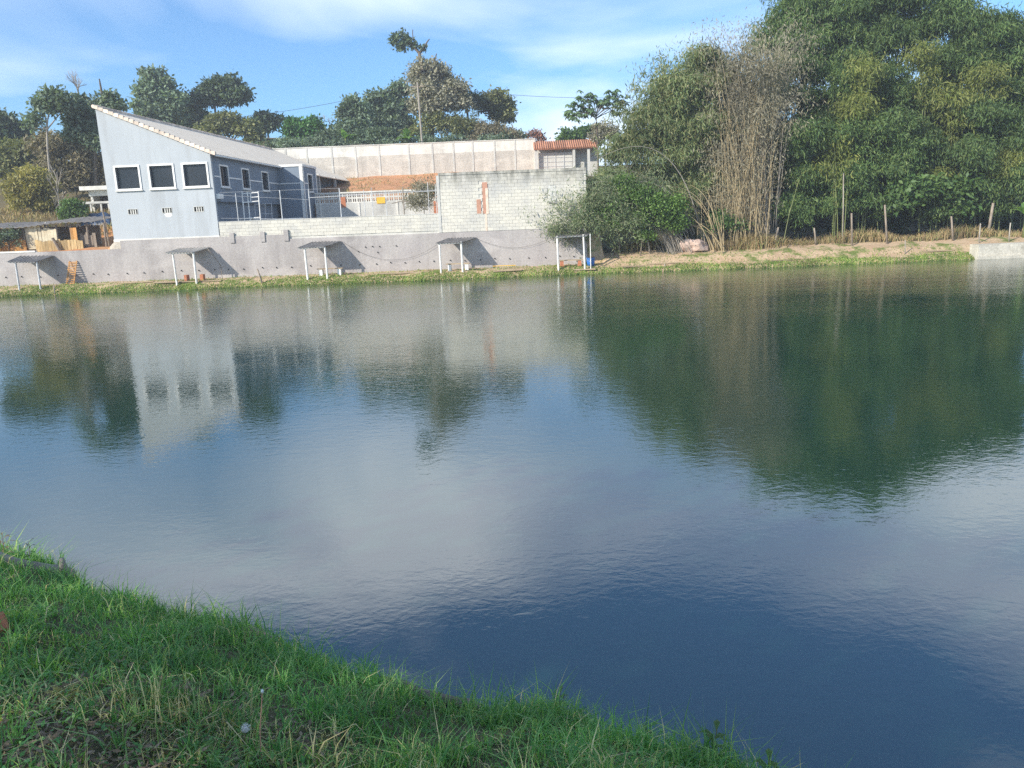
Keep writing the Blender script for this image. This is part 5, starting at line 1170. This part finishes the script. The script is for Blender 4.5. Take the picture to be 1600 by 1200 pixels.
# ground clover leaves among the grass
x, y, d = near_pts(42000, dmax=6.0); ok = (y < 4.6) & (vn(x, y, 1.9, 7) > -0.1); x, y = x[ok], y[ok]; z = zt(x, y) + rng.uniform(0.01, 0.07, len(x))
n = len(x); a = rng.random(n) * 6.28; dd = np.stack([np.cos(a), np.sin(a), rng.uniform(-0.1, 0.7, n)], 1); dd = unit(dd); ss = unit(np.cross(dd, unit(np.array([[0, 0, 1.0]]) + 0.4 * rng.normal(size=(n, 3)))))
Vx = leaf_quads(np.stack([x, y, z], 1), dd, ss, rng.uniform(0.018, 0.05, n), rng.uniform(0.010, 0.024, n))
tag(link('ground_herbs', np_mesh('ground_herbs', Vx, [quads(n)], MT['grass_near'])), 'small broad-leaved herbs mixed into the near grass', 'herbs', kind='stuff')

for (a, b_, r0, r1, mt_, lab, dy_, lift), (A, B) in zip(LOGS, SEG):
    A, B = A.copy(), B.copy()
    for q in (A, B): q.y += dy_; q.z = max(zg(q.x, q.y), 0.0) + r0 * 0.7 + lift
    e_ = tag(empty('log', A), lab, 'log'); pts = [A.lerp(B, t) - A + Vector((0, 0, 0.012 * math.sin(t * 9))) for t in np.linspace(0, 1, 9)]
    MB().tube(pts, [r0 + (r1 - r0) * t + 0.006 * math.sin(t * 31) for t in np.linspace(0, 1, 9)], 9).build('trunk', MT[mt_], e_, True)
st = on_bank(101, 908); e_ = tag(empty('peg', st), 'pale wooden peg standing behind the grey log', 'peg')
MB().tube([(0, 0, -0.05), (0.005, 0, 0.14), (0.01, 0, 0.23)], [0.04, 0.037, 0.022], 8).build('stake', MT['palebark'], e_, True)
bp_ = on_bank(2, 985); bb_ = tag(MB().box(-0.10, 0.07, -0.045, 0.045, -0.02, 0.06).build('brick', MT['brick']), 'worn reddish brick in the grass at the left edge', 'brick'); bb_.location = bp_; bb_.rotation_euler = (0.2, 0.3, -0.9)
stp = on_bank(522, 1025); e_ = tag(MB().tube([(0, 0, -0.05), (-0.02, 0, 0.06), (-0.06, 0, 0.16)], [0.011, 0.010, 0.007], 6).build('stick', MT['palebark']), 'short pale stick standing at the near water edge', 'stick'); e_.location = stp

# dandelions
dp = on_bank(383, 1178); hd = Vector((0, 0, 0)); top_ = None
dn = tag(empty('dandelion', dp), 'white dandelion seed head in the near grass', 'dandelion')
d_ = ray(384, 1137); tpt = Vector((0, 0, CAMH)) + d_ * (dp.y - 0.02); hd = tpt - dp
MB().tube([(0, 0, -0.02), (hd.x * 0.4, hd.y * 0.6, hd.z * 0.5), tuple(hd)], [0.0025, 0.002, 0.002], 6).build('stem', MT['stem'], dn)
MB().tube([hd - Vector((0, 0, 0.006)), hd, hd + Vector((0, 0, 0.006))], [0.003, 0.007, 0.003], 8).build('core', MT['pappus'], dn)
nn = 150; dv = unit(rng.normal(size=(nn, 3))); Vv = []; 
for q in dv:
    base_ = np.array(hd) + q * 0.020; a1 = unit(np.cross(q, rng.normal(size=3))[None])[0]; a2 = np.cross(q, a1)
    Vv += [np.array(hd) + q * 0.006 - a1 * 0.0003, np.array(hd) + q * 0.006 + a1 * 0.0003, base_ + a1 * 0.0003, base_ - a1 * 0.0003]
    for w in range(4):
        an = w * math.pi / 4; sd = a1 * math.cos(an) + a2 * math.sin(an); s2 = np.cross(sd, q)
        Vv += [base_ + sd * 0.006 + q * 0.004 - s2 * 0.0002, base_ - s2 * 0.0002, base_ - sd * 0.006 + q * 0.004, base_ + s2 * 0.0002]
link('seed_head', np_mesh('seed_head', np.array(Vv), [quads(len(Vv) // 4)], MT['pappus']), dn)
dp2 = on_bank(407, 1195); dn2 = tag(empty('dandelion', dp2), 'tall reddish dandelion stalk with a closed pale bud', 'dandelion')
tpt = Vector((0, 0, CAMH)) + ray(410, 1081) * (dp2.y + 0.0); hd = tpt - dp2
MB().tube([(0, 0, -0.02), (hd.x * 0.3 + 0.004, hd.y * 0.5, hd.z * 0.5), tuple(hd)], [0.0032, 0.0028, 0.0024], 6).build('stem', MT['redbrown'], dn2)
MB().tube([hd - Vector((0, 0, 0.004)), hd + Vector((0, 0, 0.004)), hd + Vector((0, 0, 0.012))], [0.004, 0.007, 0.004], 8).build('bud', MT['pappus'], dn2)

def weed(label, px, py, h, mat, nl=12, Ln=0.07, Wd=0.03, upright=True, r_=0.003):
    b_ = on_bank(px, py); e_ = tag(empty('weed_plant', b_), label, 'weed', 'broad weeds on the near bank')
    if upright: MB().tube([(0, 0, -0.03), (0.01, 0, h * 0.5), (0.025, 0, h)], [r_, r_ * 0.8, r_ * 0.5], 5).build('stem', MT['stem'], e_)
    for k in range(nl):
        a = k * 2.4; t = 0.3 + 0.7 * k / nl if upright else 0.05
        c = Vector((0.025 * t * t, 0, h * t)); el = 0.35 if upright else random.uniform(0.3, 0.9); L_ = Ln * random.uniform(0.75, 1.2)
        dr = Vector((math.cos(a) * math.cos(el), math.sin(a) * math.cos(el), math.sin(el))); sd = Vector((-math.sin(a), math.cos(a), 0)) * Wd
        m = MB(); mid = c + dr * L_ * 0.5; tip = c + dr * L_ - Vector((0, 0, L_ * 0.3))
        m.v = [tuple(c), tuple(mid + sd * 0.5 + Vector((0, 0, 0.15 * Wd))), tuple(tip), tuple(mid - sd * 0.5 + Vector((0, 0, 0.15 * Wd))), tuple(mid)]; m.f = [(0, 4, 1), (4, 2, 1), (0, 3, 4), (3, 2, 4)]
        m.build('leaf', MT[mat], e_)
weed('upright leafy weed at the water, third bump from the right end', 1088, 1150, 0.30, 'lf_mid', 12, 0.10, 0.04, True, 0.005)
weed('upright leafy weed nearest the right tip of the grass bank', 1165, 1188, 0.24, 'lf_mid', 12, 0.10, 0.04, True, 0.005)
weed('rosette of broad light green leaves left of the dandelion', 312, 1185, 0.04, 'lf_bright', 12, 0.11, 0.06, False)
weed('yellow-green rosette in the dry patch at lower left', 100, 1095, 0.03, 'lf_yellow', 22, 0.13, 0.016, False)
weed('small pale rosette near the lower left corner', 30, 1060, 0.03, 'lf_olive', 14, 0.09, 0.02, False)
weed('clump of broad leaves below the tall dandelion stalk', 460, 1185, 0.04, 'lf_bright', 12, 0.08, 0.045, False)
weed('thin dark weed overhanging the water in the middle', 868, 1100, 0.22, 'lf_dark', 12, 0.08, 0.025)
weed('little leafy weed at the water beside the wet pole', 990, 1118, 0.2, 'lf_mid', 9, 0.08, 0.03)
weed('sprawling weed at the far left of the bank', 8, 880, 0.30, 'lf_brown', 16, 0.12, 0.02)
weed('dark twiggy weed beside the grey log', 48, 885, 0.26, 'lf_dark', 12, 0.1, 0.015)
# tree behind the photographer that shades the near bank
sx, sy = -12.2, -4.6
root = tag(empty('shade_tree', (sx, sy, zg(sx, sy))), 'broad leafy tree on the near bank behind the photographer', 'tree')
LB = [(Vector((sx + a, sy + b_, 8.6 + c)), (r1, r1, r2)) for a, b_, c, r1, r2 in ((0, 0, 0, 2.8, 2.0), (2.2, -2.2, 0.4, 2.2, 1.7), (-1.8, 1.9, 0.2, 2.1, 1.6), (1.5, 1.3, -1.2, 2.0, 1.3), (3.4, -4.2, -0.2, 2.0, 1.6), (-0.5, -1.5, 1.8, 2.0, 1.2))]
C, O = lobe_points(LB, 1.5); Vx = leaf_cloud(C, O, 0.3, 12, 0.3, 0.18)
link('crown', np_mesh('crown', Vx - np.array(root.location), [quads(len(Vx) // 4)], MT['lf_mid']), root)
m = MB(); limb(m, Vector((0, 0, -0.3)), Vector((0, 0, 5)), 0.28, 0.2, 0.02, 6, 9)
for c, r_ in LB: limb(m, Vector((0, 0, 4.8)), Vector(c) - root.location, 0.14, 0.04)
m.build('trunk', MT['bark'], root, True)

# ------------------------------------------------------------------ morning haze
hz = bpy.data.materials.new('haze'); hz.use_nodes = True; t = hz.node_tree; t.nodes.clear()
pv = N(t, 'ShaderNodeVolumePrincipled'); pv.inputs['Density'].default_value = 0.0011; pv.inputs['Color'].default_value = (0.86, 0.92, 1.0, 1); pv.inputs['Anisotropy'].default_value = 0.2
L(t, pv.outputs[0], N(t, 'ShaderNodeOutputMaterial').inputs['Volume'])
tag(MB().box(-152, 152, -62, 233, -2.6, 30).build('haze', hz), 'thin bluish morning haze over the pond', 'haze', kind='stuff')
